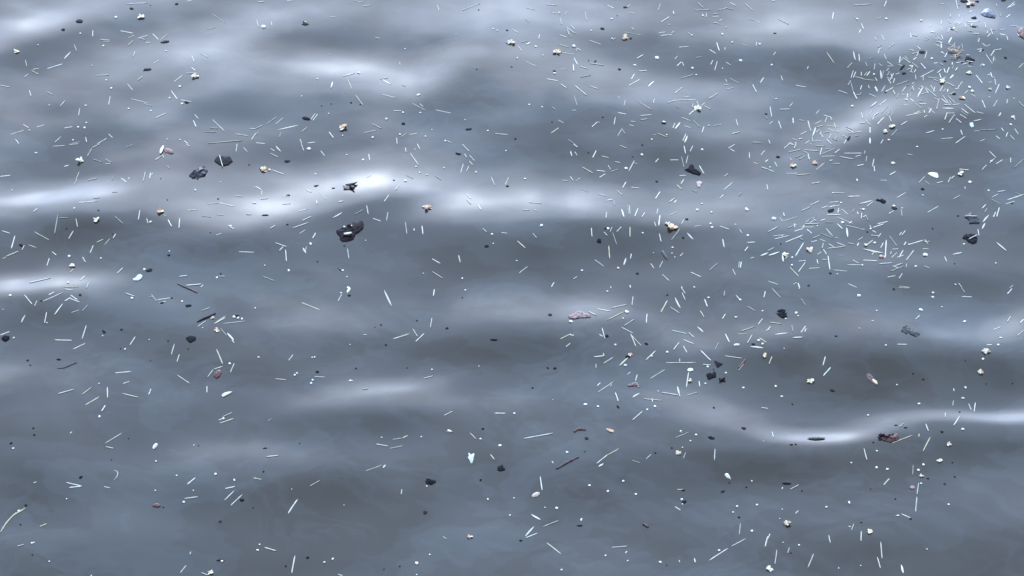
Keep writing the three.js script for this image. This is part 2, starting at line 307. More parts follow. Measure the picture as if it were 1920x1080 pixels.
function husk(list) { for (let k = 0; k < list.length; k += 4) { const [a, b, c, t] = list.slice(k, k + 4); husks.push({ kind: 'husk', px: ox + a / 4, py: oy + b / 4, r: c / 4, tone: t }); } }

// ---------------------------------------------------------------- what floats where
part(0, 0);
lines([950,30,1110,22, 1400,12,1445,0, 1590,102,1690,175, 1555,218,1615,208, 697,230,695,275, 905,232,1000,250, 960,288,1010,262, 1030,290,1110,265, 1040,285,1090,300, 960,340,1000,305, 1145,255,1190,300, 1195,310,1260,252, 750,297,820,302, 775,312,825,310, 1095,320,1130,318, 556,335,575,385, 1015,385,1000,425, 190,450,202,500, 245,522,292,514, 235,530,290,560, 355,515,470,480, 180,580,215,555, 725,568,820,563, 1150,478,1195,450, 1035,602,1072,572, 955,630,998,680, 1437,418,1458,465, 1505,400,1560,430, 1305,615,1370,565, 1390,552,1460,548, 1437,508,1465,530, 0,640,75,655, 220,678,232,720, 355,690,398,712, 815,790,827,725, 450,800,490,755, 985,742,1115,775, 1075,778,1140,795, 598,815,590,870, 1285,682,1330,745, 1355,750,1437,765, 1170,885,1245,850, 1460,860,1488,892, 1450,905,1472,955]);
lines([175,935,215,960, 275,955,335,937, 80,1010,182,977, 482,962,545,952, 815,1008,845,1035, 410,1070,458,1027, 115,1045,142,1080, 540,1075,605,1065, 642,1030,650,1068, 730,1080,800,1040, 1595,900,1685,985, 1575,960,1640,965, 1540,990,1620,992, 1765,1005,1860,1020, 1885,1048,1920,1000, 1560,1075,1815,1055, 1380,1058,1410,1080, 1875,965,1920,968]);
wide([480,443,530,390]);
dots([602,252,10, 285,338,8, 690,492,6, 797,602,8, 835,663,12, 370,790,8, 643,792,11, 965,817,11, 1133,833,11, 1272,737,12, 587,955,11, 635,960,13, 648,922,10, 220,978,9, 1245,383,9, 548,1052,10, 1255,1045,7, 1350,1050,9, 1348,650,14, 775,345,12, 1365,780,14]);
seeds([870,132,16,11]);
husk([125,388,20,0, 1055,125,22,2]);
darks([988,65,16,8,30, 1128,40,6,6,0, 1325,30,14,9,-20, 475,222,20,15,0, 1240,315,36,12,-5, 1105,523,36,12,-5, 1400,770,20,8,20]);
part(1, 0);
lines([15,15,65,12, 232,5,290,0, 740,8,808,20, 805,45,862,40, 1548,78,1680,25, 1360,40,1375,80, 5,150,18,205, 115,165,118,190, 555,125,595,125, 895,285,928,290, 1078,465,1080,490, 685,590,718,668, 745,712,802,790, 940,708,1052,735, 1175,778,1272,828, 1228,780,1255,805, 1345,825,1465,850, 1030,832,1090,832, 410,900,445,852, 425,908,463,857, 80,930,160,875, 145,935,203,887, 340,990,385,955, 0,965,50,940, 188,995,175,1030, 548,992,582,1035, 812,997,905,978, 870,930,940,963, 1090,1028,1130,1000, 1145,1012,1215,1000, 1055,1035,1058,1080, 330,1045,343,1080, 388,1073,445,1068, 1793,1002,1890,1012, 1435,1058,1465,1072, 0,1015,18,990, 0,1072,70,1078, 930,592,990,585, 1095,635,1118,648, 1270,1015,1272,1030]);
wide([655,572,740,550, 165,975,315,942, 945,598,1010,632, 563,660,575,615]);
dots([460,593,9, 343,722,7, 545,852,7, 1102,845,12, 1233,847,11, 978,893,15, 1738,982,11, 1568,900,7, 1318,975,7, 650,1018,8, 875,1032,12, 1420,1058,11, 1118,368,8, 1500,260,6, 1780,217,10, 1810,230,9, 550,410,6, 1080,1010,12, 935,635,6, 370,165,9]);
seeds([770,547,18,8, 1220,712,22,8, 55,202,26,14]);
husk([1895,322,20,2]);
darks([358,165,10,6,0, 370,183,30,9,3, 1670,75,8,6,0, 1655,520,7,6,0, 1915,502,6,6,0, 712,770,10,6,0, 565,780,6,5,0, 492,795,6,5,0, 782,785,7,6,0, 1105,928,14,15,-30, 1597,970,24,10,-3, 1883,228,12,8,0]);
part(2, 0);
lines([258,35,335,37, 105,58,175,75, 715,38,768,65, 1115,25,1095,80, 865,55,888,35, 878,100,920,100, 290,92,360,105, 395,110,418,82, 548,90,560,155, 98,142,130,168, 362,140,370,185, 0,220,50,248, 207,260,200,295, 405,205,475,252, 440,190,472,225, 415,220,430,265, 355,262,410,282, 430,282,450,265, 840,242,975,265, 895,205,915,225, 755,302,775,285, 578,303,670,335, 1118,168,1180,127, 1212,85,1212,108, 1395,22,1435,60, 1368,70,1400,85, 1395,75,1490,73, 1430,105,1440,125, 1460,100,1455,130, 1545,80,1610,60, 1600,58,1660,75, 1635,22,1680,45, 1745,25,1808,82, 1505,125,1555,122, 1510,105,1548,103, 1512,170,1552,178, 1550,160,1580,145, 1770,138,1815,155, 1835,155,1860,172, 1098,248,1150,240, 1110,268,1205,260, 1195,252,1215,235, 1320,245,1360,270, 1560,238,1580,262, 1715,328,1768,348, 1830,345,1835,315, 1250,355,1325,350, 1535,320,1555,382, 1480,372,1530,402, 1595,375,1600,355, 1378,433,1425,428, 1490,485,1508,452]);
lines([1520,530,1540,460, 1605,468,1640,490, 935,440,985,412, 1222,445,1240,422, 1237,495,1270,465, 1275,465,1290,495, 70,320,115,305, 45,345,72,382, 355,335,425,355, 350,390,470,410, 480,385,492,365, 485,360,520,382, 90,455,190,502, 465,435,492,487, 580,475,690,490, 460,485,462,535, 510,500,572,517, 360,520,415,520, 515,580,590,565, 260,592,345,607, 365,632,408,660, 470,642,558,715, 465,712,488,795, 580,645,650,668, 895,595,918,555, 875,642,962,595, 1218,705,1278,655, 840,795,850,752, 945,762,1050,825, 795,725,808,740, 1060,775,1068,742, 1165,772,1225,755, 1200,755,1380,748, 1280,728,1340,725, 1228,795,1248,812, 1385,760,1400,795, 1410,805,1448,770, 1328,862,1365,830, 1350,805,1360,780, 1440,795,1490,820, 1475,742,1545,700, 1265,590,1365,558, 1630,585,1710,630, 1600,595,1612,615, 1590,635,1625,637, 1610,668,1660,660, 1805,635,1835,695]);
lines([300,805,325,822, 450,830,480,828, 345,900,390,925, 292,1000,350,960, 598,955,640,915, 640,920,660,918, 765,935,775,880, 795,845,855,857, 960,868,1045,862, 965,900,1015,893, 880,937,915,948, 890,910,925,915, 790,1025,825,965, 822,965,848,1005, 1205,965,1222,925, 1295,945,1340,960, 1270,880,1340,908, 1355,900,1410,955, 1425,998,1440,950, 1510,945,1580,933, 1680,895,1695,948, 1650,1005,1705,990, 1280,1060,1305,1005, 1090,1000,1160,1030, 1055,1012,1085,1012, 1890,865,1915,895, 1798,1068,1870,1070, 420,1048,470,1080, 950,535,1010,530]);
wide([105,335,138,320, 1020,652,1065,610, 1222,968,1262,920, 1295,1070,1315,1020, 1862,625,1890,580]);
dots([748,142,10, 355,95,10, 232,415,9, 40,437,9, 180,350,13, 595,230,9, 1352,512,14, 1652,318,11, 1857,332,12, 1578,258,13, 1607,205,8, 1382,562,10, 130,787,11, 227,803,8, 1475,942,9, 1048,1047,9, 1350,265,10, 1178,185,7, 750,290,10, 1430,118,10, 1160,1012,8, 1580,515,8]);
seeds([1085,435,22,15, 1715,455,18,13, 920,490,16,7, 318,550,16,8, 465,348,22,12, 1140,915,18,7]);
husk([340,393,22,0]);
darks([678,215,16,13,30, 805,520,16,14,0, 318,535,14,7,0, 25,1042,10,9,0, 850,55,20,8,0, 788,118,6,5,0, 1138,926,26,7,5, 300,915,7,5,0, 680,880,8,6,0, 0,503,6,6,0, 575,455,6,5,0, 625,460,12,5,-40, 890,290,12,10,0, 1905,855,12,6,0]);
part(3, 0);
lines([645,40,772,32, 870,52,890,5, 482,145,492,92, 75,142,155,182, 640,122,672,150, 700,178,718,220, 685,248,695,222, 815,142,858,130, 850,262,870,302, 800,280,812,302, 40,415,58,390, 440,395,497,477, 295,518,302,500, 98,570,110,605, 208,640,285,655, 528,680,595,703, 12,715,50,750, 50,745,70,742, 160,805,187,770, 88,822,170,820, 15,800,28,878, 358,857,385,825, 418,865,482,885, 10,935,35,910, 78,905,100,965, 187,885,190,925, 300,905,313,962, 345,935,405,905, 425,940,535,955, 682,405,686,460, 825,355,850,335, 825,400,835,370, 830,370,850,362, 905,360,950,325, 870,405,888,447, 755,442,790,433, 730,465,745,498, 595,510,632,472, 795,525,803,475, 830,478,858,498, 890,460,940,495, 985,475,992,425, 1010,432,1070,475, 1080,470,1130,512, 1115,425,1130,385, 1090,450,1115,430, 1175,445,1193,385, 1145,475,1185,520, 1285,325,1310,320, 1372,360,1410,320, 1325,430,1345,395, 1040,525,1075,510, 1070,545,1085,500, 1095,545,1110,520]);
lines([640,530,622,590, 640,585,658,540, 700,540,700,570, 720,570,745,540, 740,570,765,535, 655,577,710,590, 700,592,800,605, 805,585,818,610, 868,530,855,590, 910,612,945,548, 600,640,620,605, 622,620,640,690, 640,690,668,745, 752,640,760,665, 850,690,880,643, 880,690,942,655, 960,640,1055,607, 1140,580,1245,525, 1105,560,1110,600, 1005,690,1035,648, 1055,690,1108,630, 1180,655,1270,730, 1148,645,1165,665, 1220,640,1252,690, 1145,710,1210,690, 1180,665,1205,700, 1270,548,1302,520, 1340,550,1360,505, 1320,515,1330,545, 1380,520,1395,492, 1405,530,1420,508, 1290,620,1330,590, 1310,590,1345,640, 1340,620,1398,650, 1425,660,1458,612, 1400,668,1435,662, 1195,580,1275,590, 1290,685,1312,645, 1315,690,1330,668, 1345,690,1350,670, 1265,820,1285,735, 1310,715,1365,790, 1350,720,1405,778, 1300,740,1345,775, 1325,900,1345,845, 1345,850,1400,850, 1355,925,1400,860, 1440,720,1470,735, 1475,785,1555,850, 1450,815,1505,855, 1445,835,1500,872, 1440,860,1490,890]);
lines([1560,840,1615,852, 1605,750,1630,810, 1410,890,1450,920, 1560,565,1610,628, 1670,545,1680,580, 1680,580,1700,585, 1700,590,1708,640, 1705,700,1735,630, 1790,780,1797,745, 1880,762,1920,802, 1690,802,1722,750, 1605,325,1640,350, 1640,350,1670,335, 1585,390,1610,370, 1670,420,1700,375, 1700,375,1755,368, 1632,405,1682,480, 1690,425,1705,450, 1880,510,1915,475, 1825,870,1855,900, 1540,910,1600,897, 1545,985,1585,983, 1590,977,1715,972, 1445,975,1458,1012, 1785,1028,1798,995, 1815,1015,1850,1050, 1750,960,1768,985, 1850,965,1878,1008, 1710,1020,1740,1045, 1300,1042,1390,1035, 1405,1077,1478,1025, 1185,1000,1248,980, 1590,1060,1625,1045, 995,940,1045,910, 925,1020,970,972, 765,955,765,998, 725,895,770,938, 700,845,712,890, 755,865,790,820, 835,790,892,745, 850,850,900,800, 890,875,918,825, 785,900,800,860, 800,865,830,845, 820,932,870,880, 910,870,925,915, 690,925,730,920, 1035,870,1155,845, 1170,880,1195,865, 1070,740,1095,765, 1100,775,1150,812, 1135,778,1190,782, 1200,808,1255,852, 760,705,810,728, 965,735,985,700]);
lines([585,962,640,995, 640,995,705,987, 360,995,385,975, 390,998,412,1028, 450,965,500,985, 455,1040,475,1008, 245,1010,290,985, 230,1045,255,1038, 440,1045,475,1080, 495,1050,522,1022, 560,1015,600,1040, 845,1080,865,1045, 275,1080,315,1055, 345,1055,405,1060, 570,1078,590,1045, 5,1050,15,1080, 205,1080,212,1065, 150,1080,175,1070, 1410,5,1425,75, 1420,40,1440,35, 1505,95,1545,80, 1790,65,1850,15, 1810,55,1855,30, 1748,95,1745,125, 1785,135,1815,110, 1445,180,1462,130, 1520,195,1580,208, 1500,230,1530,235, 1370,105,1368,130, 1432,110,1435,130, 1815,198,1870,192, 1860,205,1920,205, 1645,278,1670,250, 1670,215,1685,260, 1200,200,1230,195, 1295,200,1310,235, 1068,250,1075,285, 1370,205,1420,185, 1390,215,1420,240, 1400,180,1415,160, 1425,165,1440,185, 1180,298,1195,305, 1060,375,1095,380, 1120,350,1145,370, 1295,30,1320,27, 1710,30,1718,50]);
wide([640,385,655,455, 1300,325,1300,365, 1355,325,1378,280, 845,530,850,595, 805,650,820,690, 1120,730,1165,650, 1365,590,1392,560, 1310,812,1395,815, 1730,875,1748,845, 770,805,820,762, 335,1025,358,955, 765,1035,765,1080, 1490,165,1590,160, 1735,255,1785,265, 1220,240,1255,245, 1085,265,1120,270]);
dots([42,5,12, 668,143,13, 888,142,14, 1148,155,13, 28,488,13, 1040,750,13, 1230,440,13, 1510,655,16, 632,797,14, 1820,935,12, 1310,970,9, 1660,730,8, 1845,740,8, 795,558,12, 1302,395,9, 1615,490,12]);
seeds([1532,685,20,12, 905,1050,14,8]);
husk([1505,550,18,2, 1668,670,22,2, 1075,500,20,0, 930,950,22,2, 1310,615,18,2, 1460,735,26,2, 1510,30,24,2, 1840,880,14,2]);
darks([1155,392,30,13,10, 1005,507,36,8,-50, 1020,552,22,9,0, 1452,468,14,9,0, 1395,706,18,12,0, 1780,433,14,8,0, 882,693,9,6,0, 1610,375,12,6,-30, 1325,460,16,6,0, 50,250,14,4,0, 605,1040,26,9,-60, 1545,135,24,11,-20, 1475,10,40,16,5, 1765,3,24,9,-5, 1570,12,20,8,0, 1545,200,38,8,5]);
part(0, 1);
lines([395,18,490,12, 520,5,590,0, 655,95,690,35, 690,30,750,0, 940,28,1000,5, 1165,122,1220,82, 1220,85,1228,105, 1395,0,1420,18, 1770,60,1778,0, 1825,28,1855,60, 695,115,765,137, 790,150,830,148, 790,115,835,140, 480,170,515,160, 0,245,80,235, 570,270,595,212, 555,310,578,265, 660,272,730,258, 838,275,857,240, 965,250,970,268, 1075,282,1090,208, 1122,262,1130,215, 1130,235,1150,218, 1252,165,1270,180, 250,510,280,485, 590,440,725,428, 840,362,880,360, 1900,320,1920,330, 410,675,435,530, 440,556,510,555, 570,560,582,625, 860,542,925,600, 1037,570,1050,495, 1100,560,1110,595, 1260,570,1288,620, 1342,632,1348,555, 1405,500,1480,492, 1515,542,1582,548, 1625,530,1680,535, 1845,528,1885,530, 1555,450,1640,443, 1640,440,1757,470, 1765,390,1820,395, 1710,610,1755,640, 1620,685,1660,670, 1220,530,1250,545, 15,652,75,672, 85,785,112,690, 258,660,370,722, 215,758,270,778, 165,795,182,762, 45,845,140,805, 20,860,45,850]);
lines([515,712,550,652, 725,738,775,715, 785,755,825,710, 848,708,868,675, 675,818,700,760, 392,810,422,835, 352,915,370,857, 620,850,642,890, 878,970,922,930, 528,962,555,935, 600,1025,637,990, 650,1080,665,1040, 220,1042,380,1005, 480,1075,590,1070, 1345,995,1405,988, 1640,992,1685,995, 1395,1062,1510,1052, 1505,1075,1525,1058, 1790,808,1905,813]);
wide([905,255,950,290, 700,405,745,402, 1890,440,1920,445]);
dots([1465,347,11, 1655,287,6, 92,348,7, 558,482,11, 757,857,10, 518,843,14, 1082,942,13, 1628,1003,12, 1130,585,13, 1270,805,8, 510,1040,14, 1730,615,13]);
seeds([270,68,14,6]);
husk([605,125,28,2, 720,570,26,2, 540,915,20,4]);
darks([1868,157,8,14,0, 738,497,9,7,0, 500,635,7,6,0, 845,675,6,5,0, 1635,412,9,7,0, 1577,665,6,6,0, 1205,260,6,5,0, 1120,948,30,13,-15, 158,760,18,11,30, 1255,420,7,6,0, 1655,975,9,7,0, 1265,835,12,18,0]);
part(1, 1);
lines([110,35,140,55, 110,72,165,100, 340,0,358,52, 485,52,515,90, 845,75,852,120, 120,195,215,232, 0,320,40,345, 42,350,44,385, 35,415,90,408, 200,452,260,448, 195,395,245,393, 475,360,522,418, 835,250,862,232, 455,425,458,450, 318,508,380,488, 345,577,415,545, 275,632,395,590, 105,635,145,612, 742,528,803,495, 830,460,842,527, 875,558,938,580, 978,578,990,510, 960,435,998,382, 1045,348,1070,310, 1128,235,1180,260, 1158,72,1218,160, 1120,30,1125,60, 1210,0,1228,38, 1190,35,1195,45, 1548,5,1600,58, 1565,75,1580,100, 1600,85,1640,128, 1600,130,1625,160, 1535,218,1555,150, 1578,210,1598,165, 1345,240,1390,270, 1765,250,1792,312, 1868,308,1895,252, 1578,375,1612,412, 1580,415,1612,452, 1665,455,1688,495, 1120,585,1132,675, 1245,615,1252,678, 1185,635,1187,655, 1700,635,1730,662, 1840,665,1885,670, 325,675,370,645, 425,707,448,668, 145,742,230,772, 175,800,205,770, 222,795,228,880, 370,810,378,770, 686,785,697,860, 1322,862,1382,897, 1322,958,1402,1010, 1520,835,1532,888, 52,995,140,1027, 440,220,455,230, 625,935,640,945]);
wide([150,18,185,60, 380,345,415,362, 620,435,655,430, 578,555,648,515, 352,780,375,822]);
dots([680,83,9, 1200,172,10, 1410,180,9, 1228,215,9, 1283,232,9, 1652,212,10, 1875,52,8, 1120,277,14, 1770,677,13, 1780,747,8, 823,725,7, 65,912,8, 683,998,9, 690,1078,13, 1255,972,7, 1548,1010,11, 650,950,13]);
seeds([803,120,13,9, 410,750,13,15, 245,950,10,14, 398,38,24,13]);
husk([1280,478,32,4, 55,195,24,1, 100,195,14,0]);
darks([235,130,30,11,0, 1515,75,26,9,10, 450,315,22,7,-10, 1885,317,14,8,0, 1728,768,20,11,10, 70,535,28,7,0, 240,385,16,5,0, 235,605,10,6,0, 580,332,14,4,0, 663,765,8,6,0, 460,882,7,6,0, 632,940,24,6,40, 1035,272,10,4,0]);
part(2, 1);
lines([460,0,492,25, 440,55,448,92, 470,60,490,88, 605,103,632,50, 672,92,725,103, 770,133,812,142, 810,12,860,35, 528,175,610,222, 635,198,700,207, 720,160,738,192, 738,210,795,190, 655,252,700,225, 875,205,918,125, 905,140,940,150, 435,245,458,275, 478,280,515,252, 370,272,425,280, 830,330,855,285, 890,325,955,333, 528,338,570,360, 788,348,828,385, 645,375,708,390, 1075,412,1110,360, 1185,535,1235,510, 1075,140,1098,112, 1185,120,1250,120, 1290,15,1302,75, 1335,58,1358,12, 1270,95,1290,178, 1305,150,1320,88, 1405,165,1440,225, 1255,238,1305,236, 1238,308,1270,340, 1350,345,1385,360, 1620,35,1672,5, 1635,38,1670,58, 1780,65,1782,110, 1865,85,1895,50, 1812,140,1850,152, 1900,135,1920,118, 1872,175,1920,190, 1590,245,1620,222, 1588,345,1655,288, 1558,410,1587,382, 1702,388,1725,362, 1912,305,1918,345]);
lines([130,438,220,445, 80,495,130,495, 155,490,190,502, 760,420,772,462, 705,555,710,510, 868,460,875,530, 880,460,885,530, 920,545,945,485, 972,550,998,515, 1085,525,1095,485, 1100,615,1110,535, 1068,585,1080,620, 1272,600,1290,567, 1365,620,1420,612, 1560,618,1630,642, 1705,640,1725,670, 1762,740,1825,737, 1745,805,1770,772, 1788,858,1815,850, 1195,722,1260,638, 1105,675,1118,735, 595,630,600,695, 735,660,750,625, 785,660,820,622, 755,665,785,755, 885,622,885,698, 690,662,715,688, 155,670,187,705, 40,728,100,782, 725,765,732,860, 620,868,690,920, 888,862,895,825, 1260,843,1283,820, 52,970,115,920, 460,1015,487,997, 295,1075,315,1040, 1040,897,1065,935, 1105,928,1130,880, 1128,980,1178,1028, 1480,950,1542,895, 1340,962,1420,998, 1580,715,1592,775, 1700,930,1705,880, 1712,930,1720,885, 1655,940,1677,985, 740,1070,742,1080, 885,1060,888,1080, 1270,1070,1278,1080]);
wide([1180,438,1222,407, 1215,445,1235,420, 1265,305,1290,265, 710,425,760,415, 822,490,840,550, 1315,670,1360,718, 838,910,855,858, 1865,840,1920,818]);
dots([97,262,13, 975,82,15, 1425,43,13, 855,185,16, 720,635,15, 980,668,11, 795,932,12, 525,950,13, 1390,495,17, 1425,450,11, 1497,513,12, 1490,598,12, 1502,627,13, 1200,822,8, 1222,850,7, 1060,818,6, 1675,605,8, 1367,1075,10, 35,877,8]);
seeds([220,612,18,14, 1770,688,16,10, 1762,492,15,19, 1205,777,12,7]);
husk([1165,600,14,0]);
darks([1085,282,12,9,0, 1312,565,14,9,0, 1285,703,12,9,40, 940,973,14,8,0, 572,67,7,5,0, 978,8,10,5,0, 905,97,6,5,0, 700,635,10,8,0]);
part(3, 1);
lines([120,35,160,0, 195,35,212,0, 155,62,253,40, 270,45,380,52, 358,15,425,18, 390,85,405,25, 405,75,505,33, 500,68,538,40, 570,70,705,70, 400,95,505,90, 535,95,645,115, 655,95,695,85, 722,75,728,50, 735,132,740,92, 782,170,795,112, 795,165,800,208, 205,102,250,85, 230,118,283,92, 300,75,310,118, 460,130,487,120, 485,148,540,148, 668,165,718,155, 360,195,425,140, 50,135,68,172, 0,190,48,212, 165,105,178,125, 135,222,230,220, 212,235,313,225, 325,298,392,287, 912,235,958,208, 1045,78,1085,85, 845,272,890,275, 1130,292,1180,240, 1175,275,1212,305, 1265,295,1312,283, 1350,290,1370,250, 1375,260,1398,240, 1435,190,1508,197, 1605,195,1640,158, 1660,55,1710,105, 1710,150,1760,118, 1820,105,1820,140, 1845,180,1920,112, 1660,145,1700,110, 1475,320,1480,340]);
lines([480,365,578,370, 600,395,690,392, 250,503,325,470, 315,460,388,428, 460,440,535,432, 395,485,450,465, 455,472,545,458, 515,515,560,490, 555,490,600,530, 440,530,545,532, 740,470,790,432, 690,490,735,490, 670,510,675,525, 965,405,1035,365, 905,525,945,502, 1000,490,1005,540, 1195,515,1280,467, 1390,415,1443,385, 1720,360,1780,350, 1680,402,1728,375, 1855,365,1900,385, 1795,420,1920,378, 1780,452,1850,430, 1670,412,1750,455, 1605,485,1635,455, 1625,515,1642,485, 1690,552,1708,512, 1715,548,1735,478, 1575,640,1582,690, 1505,722,1568,690, 1325,845,1340,882, 1170,915,1212,932, 105,582,222,545, 395,575,430,565, 275,600,380,600, 148,632,215,605, 245,625,345,625, 0,660,75,622, 195,657,265,635, 290,640,330,672, 38,690,128,682, 45,715,160,688, 130,738,262,685, 335,708,392,685, 325,735,370,725, 435,635,485,692, 390,668,490,710, 515,548,635,598, 520,600,560,640, 580,610,700,638]);
lines([500,700,530,710, 785,628,870,600, 820,600,900,582, 825,700,848,670, 515,740,580,765, 445,785,575,770, 205,842,268,740, 0,800,45,780, 130,862,152,840, 370,830,400,810, 415,790,440,830, 450,840,465,945, 405,867,445,870, 522,835,565,838, 367,868,375,900, 230,880,285,875, 228,960,280,888, 165,925,232,995, 305,935,388,928, 490,945,597,955, 910,690,970,770, 735,760,788,722, 880,850,887,720, 930,792,980,785, 925,855,968,815, 983,852,1015,795, 1038,872,1095,797, 1020,760,1035,735, 1055,755,1165,722, 1170,735,1215,732, 715,872,820,877, 835,900,932,893, 940,920,1010,895, 920,955,1020,918, 595,908,705,910, 635,872,680,895, 895,1000,958,988, 982,1010,1008,972, 0,1030,80,1057, 190,1055,215,1040, 225,1045,238,1080, 600,1048,665,1078, 980,1068,1065,1078, 1428,1045,1455,1078, 1815,1080,1838,1060]);
wide([685,450,785,425, 1610,588,1655,535, 1605,640,1628,595, 1715,740,1790,805, 1385,830,1455,815, 590,630,598,700, 5,838,85,812, 108,830,115,885, 715,790,862,820]);
dots([470,125,8, 15,175,8, 1655,350,10, 1675,130,13, 548,442,10, 715,492,13, 370,615,8, 770,638,10, 183,852,11, 180,910,13, 708,910,11, 1108,918,12, 1708,895,10, 1058,755,11, 800,742,15, 1470,752,10, 520,975,8, 1005,482,9, 485,368,8, 1405,1055,8, 1160,385,8]);
seeds([1118,22,12,6, 668,272,7,13, 1515,287,20,14, 560,590,16,11, 1178,832,28,16, 938,145,24,13, 45,560,26,15, 945,466,18,8]);
husk([185,165,24,2, 1440,225,22,2, 318,800,26,4, 848,845,22,4]);
darks([75,97,14,11,30, 470,500,28,13,-25, 948,482,22,15,0, 1832,445,9,14,0, 745,660,9,10,0, 468,970,14,8,0, 305,1062,12,9,0, 1235,635,8,6,0, 1400,898,6,5,0, 95,750,7,6,0, 1425,540,12,5,0, 1160,338,16,9,0]);
part(0, 2);
lines([185,55,242,125, 260,135,278,95, 320,102,470,35, 365,52,405,32, 485,98,530,72, 520,78,600,108, 530,55,580,90, 480,8,545,18, 410,200,470,120, 535,185,595,165, 615,175,660,130, 335,262,350,182, 0,355,72,328, 408,390,538,393, 615,385,648,282, 548,460,638,417, 940,38,1010,65, 1135,50,1175,102, 1115,72,1140,68, 1180,90,1280,75, 1192,112,1245,100, 1512,172,1575,148, 1482,290,1548,245, 1605,270,1690,212, 1615,265,1690,225, 1675,268,1840,250, 1655,305,1700,358, 1740,390,1757,415, 975,428,1015,365, 1285,500,1308,420, 1327,555,1345,500, 1625,462,1670,570, 1728,635,1757,565, 1605,610,1670,590, 1558,668,1598,615, 1330,655,1425,718, 1552,738,1552,785, 865,638,985,627, 922,718,970,702, 918,793,1038,822, 1115,800,1133,757, 805,745,807,825, 435,795,553,762, 615,802,688,745, 642,877,745,817, 762,925,790,882, 1670,968,1742,935, 1650,1015,1755,980, 1640,992,1670,980]);
wide([160,262,188,205, 1705,340,1755,395]);
dots([1365,102,11, 938,460,10, 1120,388,7, 742,718,8, 1675,980,12, 352,262,8, 770,360,7, 1915,152,9, 105,375,10, 22,162,6, 1520,300,6]);
seeds([78,58,18,10, 990,77,15,10, 1722,568,14,10, 745,965,12,15, 1755,218,15,13, 1785,225,11,13, 1815,232,9,12]);
husk([1625,318,22,1, 1592,225,15,4]);
darks([780,330,20,10,50, 912,313,12,9,0, 1260,397,8,7,0, 1413,133,26,12,0, 903,455,7,6,0, 1412,458,6,5,0, 208,543,13,9,0, 228,580,7,6,0, 440,537,20,8,5, 1288,76,8,6,0, 602,52,14,9,0, 310,97,8,6,0, 1775,208,24,8,0, 1130,545,5,9,0, 250,1052,10,9,0, 1215,112,20,7,-10]);
part(1, 2);
lines([345,112,480,167, 615,100,645,45, 1330,60,1338,10, 1308,297,1320,225, 1175,308,1212,365, 1198,402,1262,342, 1030,382,1148,345, 245,545,278,500, 145,682,228,690, 440,665,520,670, 1258,680,1325,662, 800,762,838,755, 690,700,730,695, 1410,958,1475,925, 1790,940,1870,941, 90,1000,115,982, 805,352,830,350]);
wide([962,20,1015,135]);
dots([638,38,10, 425,692,12, 415,715,13, 440,520,10, 422,522,9, 1320,613,9, 1570,17,10, 1672,587,6, 705,425,6, 292,655,13, 306,640,11]);
seeds([707,697,14,8, 20,520,12,6, 1450,1072,26,9]);
darks([700,57,14,10,-20, 938,277,9,7,0, 893,294,5,5,0, 1207,245,9,7,0, 975,427,10,15,-20, 1433,302,14,17,0, 1780,390,34,7,0, 750,603,10,6,20, 460,630,15,12,0, 1702,1057,13,12,0, 1547,73,7,6,0, 1135,600,6,5,0]);
part(2, 2);
lines([748,150,858,125, 640,157,740,175, 715,240,840,180, 900,130,908,62, 1007,265,1012,195, 840,285,915,237, 820,295,908,340, 890,345,928,440, 890,350,970,435, 360,385,440,345, 435,352,465,357, 405,442,437,415, 675,300,697,380, 655,347,680,365, 615,517,690,510, 688,565,760,520, 630,570,630,602, 1005,540,1078,472, 865,652,888,630, 640,735,662,712, 645,782,762,705, 735,742,750,725, 925,700,940,650, 775,785,797,848, 988,832,1125,845, 1050,830,1055,855, 905,990,980,925, 1035,682,1148,612, 1155,562,1380,560, 1257,530,1258,555, 1430,575,1490,580, 1118,180,1165,95, 1185,143,1258,192, 1270,0,1300,45, 1275,35,1300,92, 1595,25,1590,62, 1445,85,1465,140, 1412,172,1440,218, 1578,232,1600,197, 1680,55,1715,95, 1765,138,1827,175, 1890,70,1900,25, 1200,320,1310,345, 1325,335,1368,375, 1283,387,1365,420, 1210,465,1255,408, 1285,435,1312,485, 1415,470,1490,545, 1522,462,1550,410, 1600,345,1630,408, 1690,347,1765,345, 1718,325,1820,290, 1845,275,1880,230, 1765,415,1803,350]);
lines([1595,510,1725,528, 1700,618,1738,570, 1855,375,1910,410, 1905,325,1920,310, 1308,745,1325,630, 1403,698,1408,740, 1125,785,1245,805, 1255,800,1260,815, 1310,808,1392,782, 1870,897,1920,905, 1040,508,1058,512, 685,490,690,510, 940,735,955,745]);
wide([575,178,632,205, 805,585,870,525, 903,822,955,790, 1222,75,1262,155, 1392,292,1435,333, 1790,440,1885,450, 1240,740,1255,800]);
dots([715,27,12, 775,427,12, 833,230,10, 1712,90,12, 1880,173,9, 1467,592,13, 1603,638,12, 1450,718,11, 1735,750,12, 1073,890,15, 1015,913,11, 1097,775,7, 1265,1075,12, 17,942,12, 1048,512,10, 306,838,5, 645,890,12, 1165,482,14, 1850,395,14, 1880,420,13]);
seeds([860,180,22,13, 440,252,22,12, 1475,73,14,7, 1680,220,16,7, 550,875,20,10, 1685,427,32,12, 850,580,18,11]);
husk([1335,700,24,0, 885,505,24,1, 1895,508,24,0]);
darks([285,203,18,13,0, 1165,53,8,14,25, 710,360,17,27,-15, 1008,420,16,12,30, 320,603,15,13,0, 268,600,12,5,30, 155,750,9,7,0, 795,893,16,7,50, 1515,898,10,7,0, 1512,612,6,5,0, 868,515,18,12,-20, 1740,1053,20,10,0, 1810,422,16,8,0]);
part(3, 2);
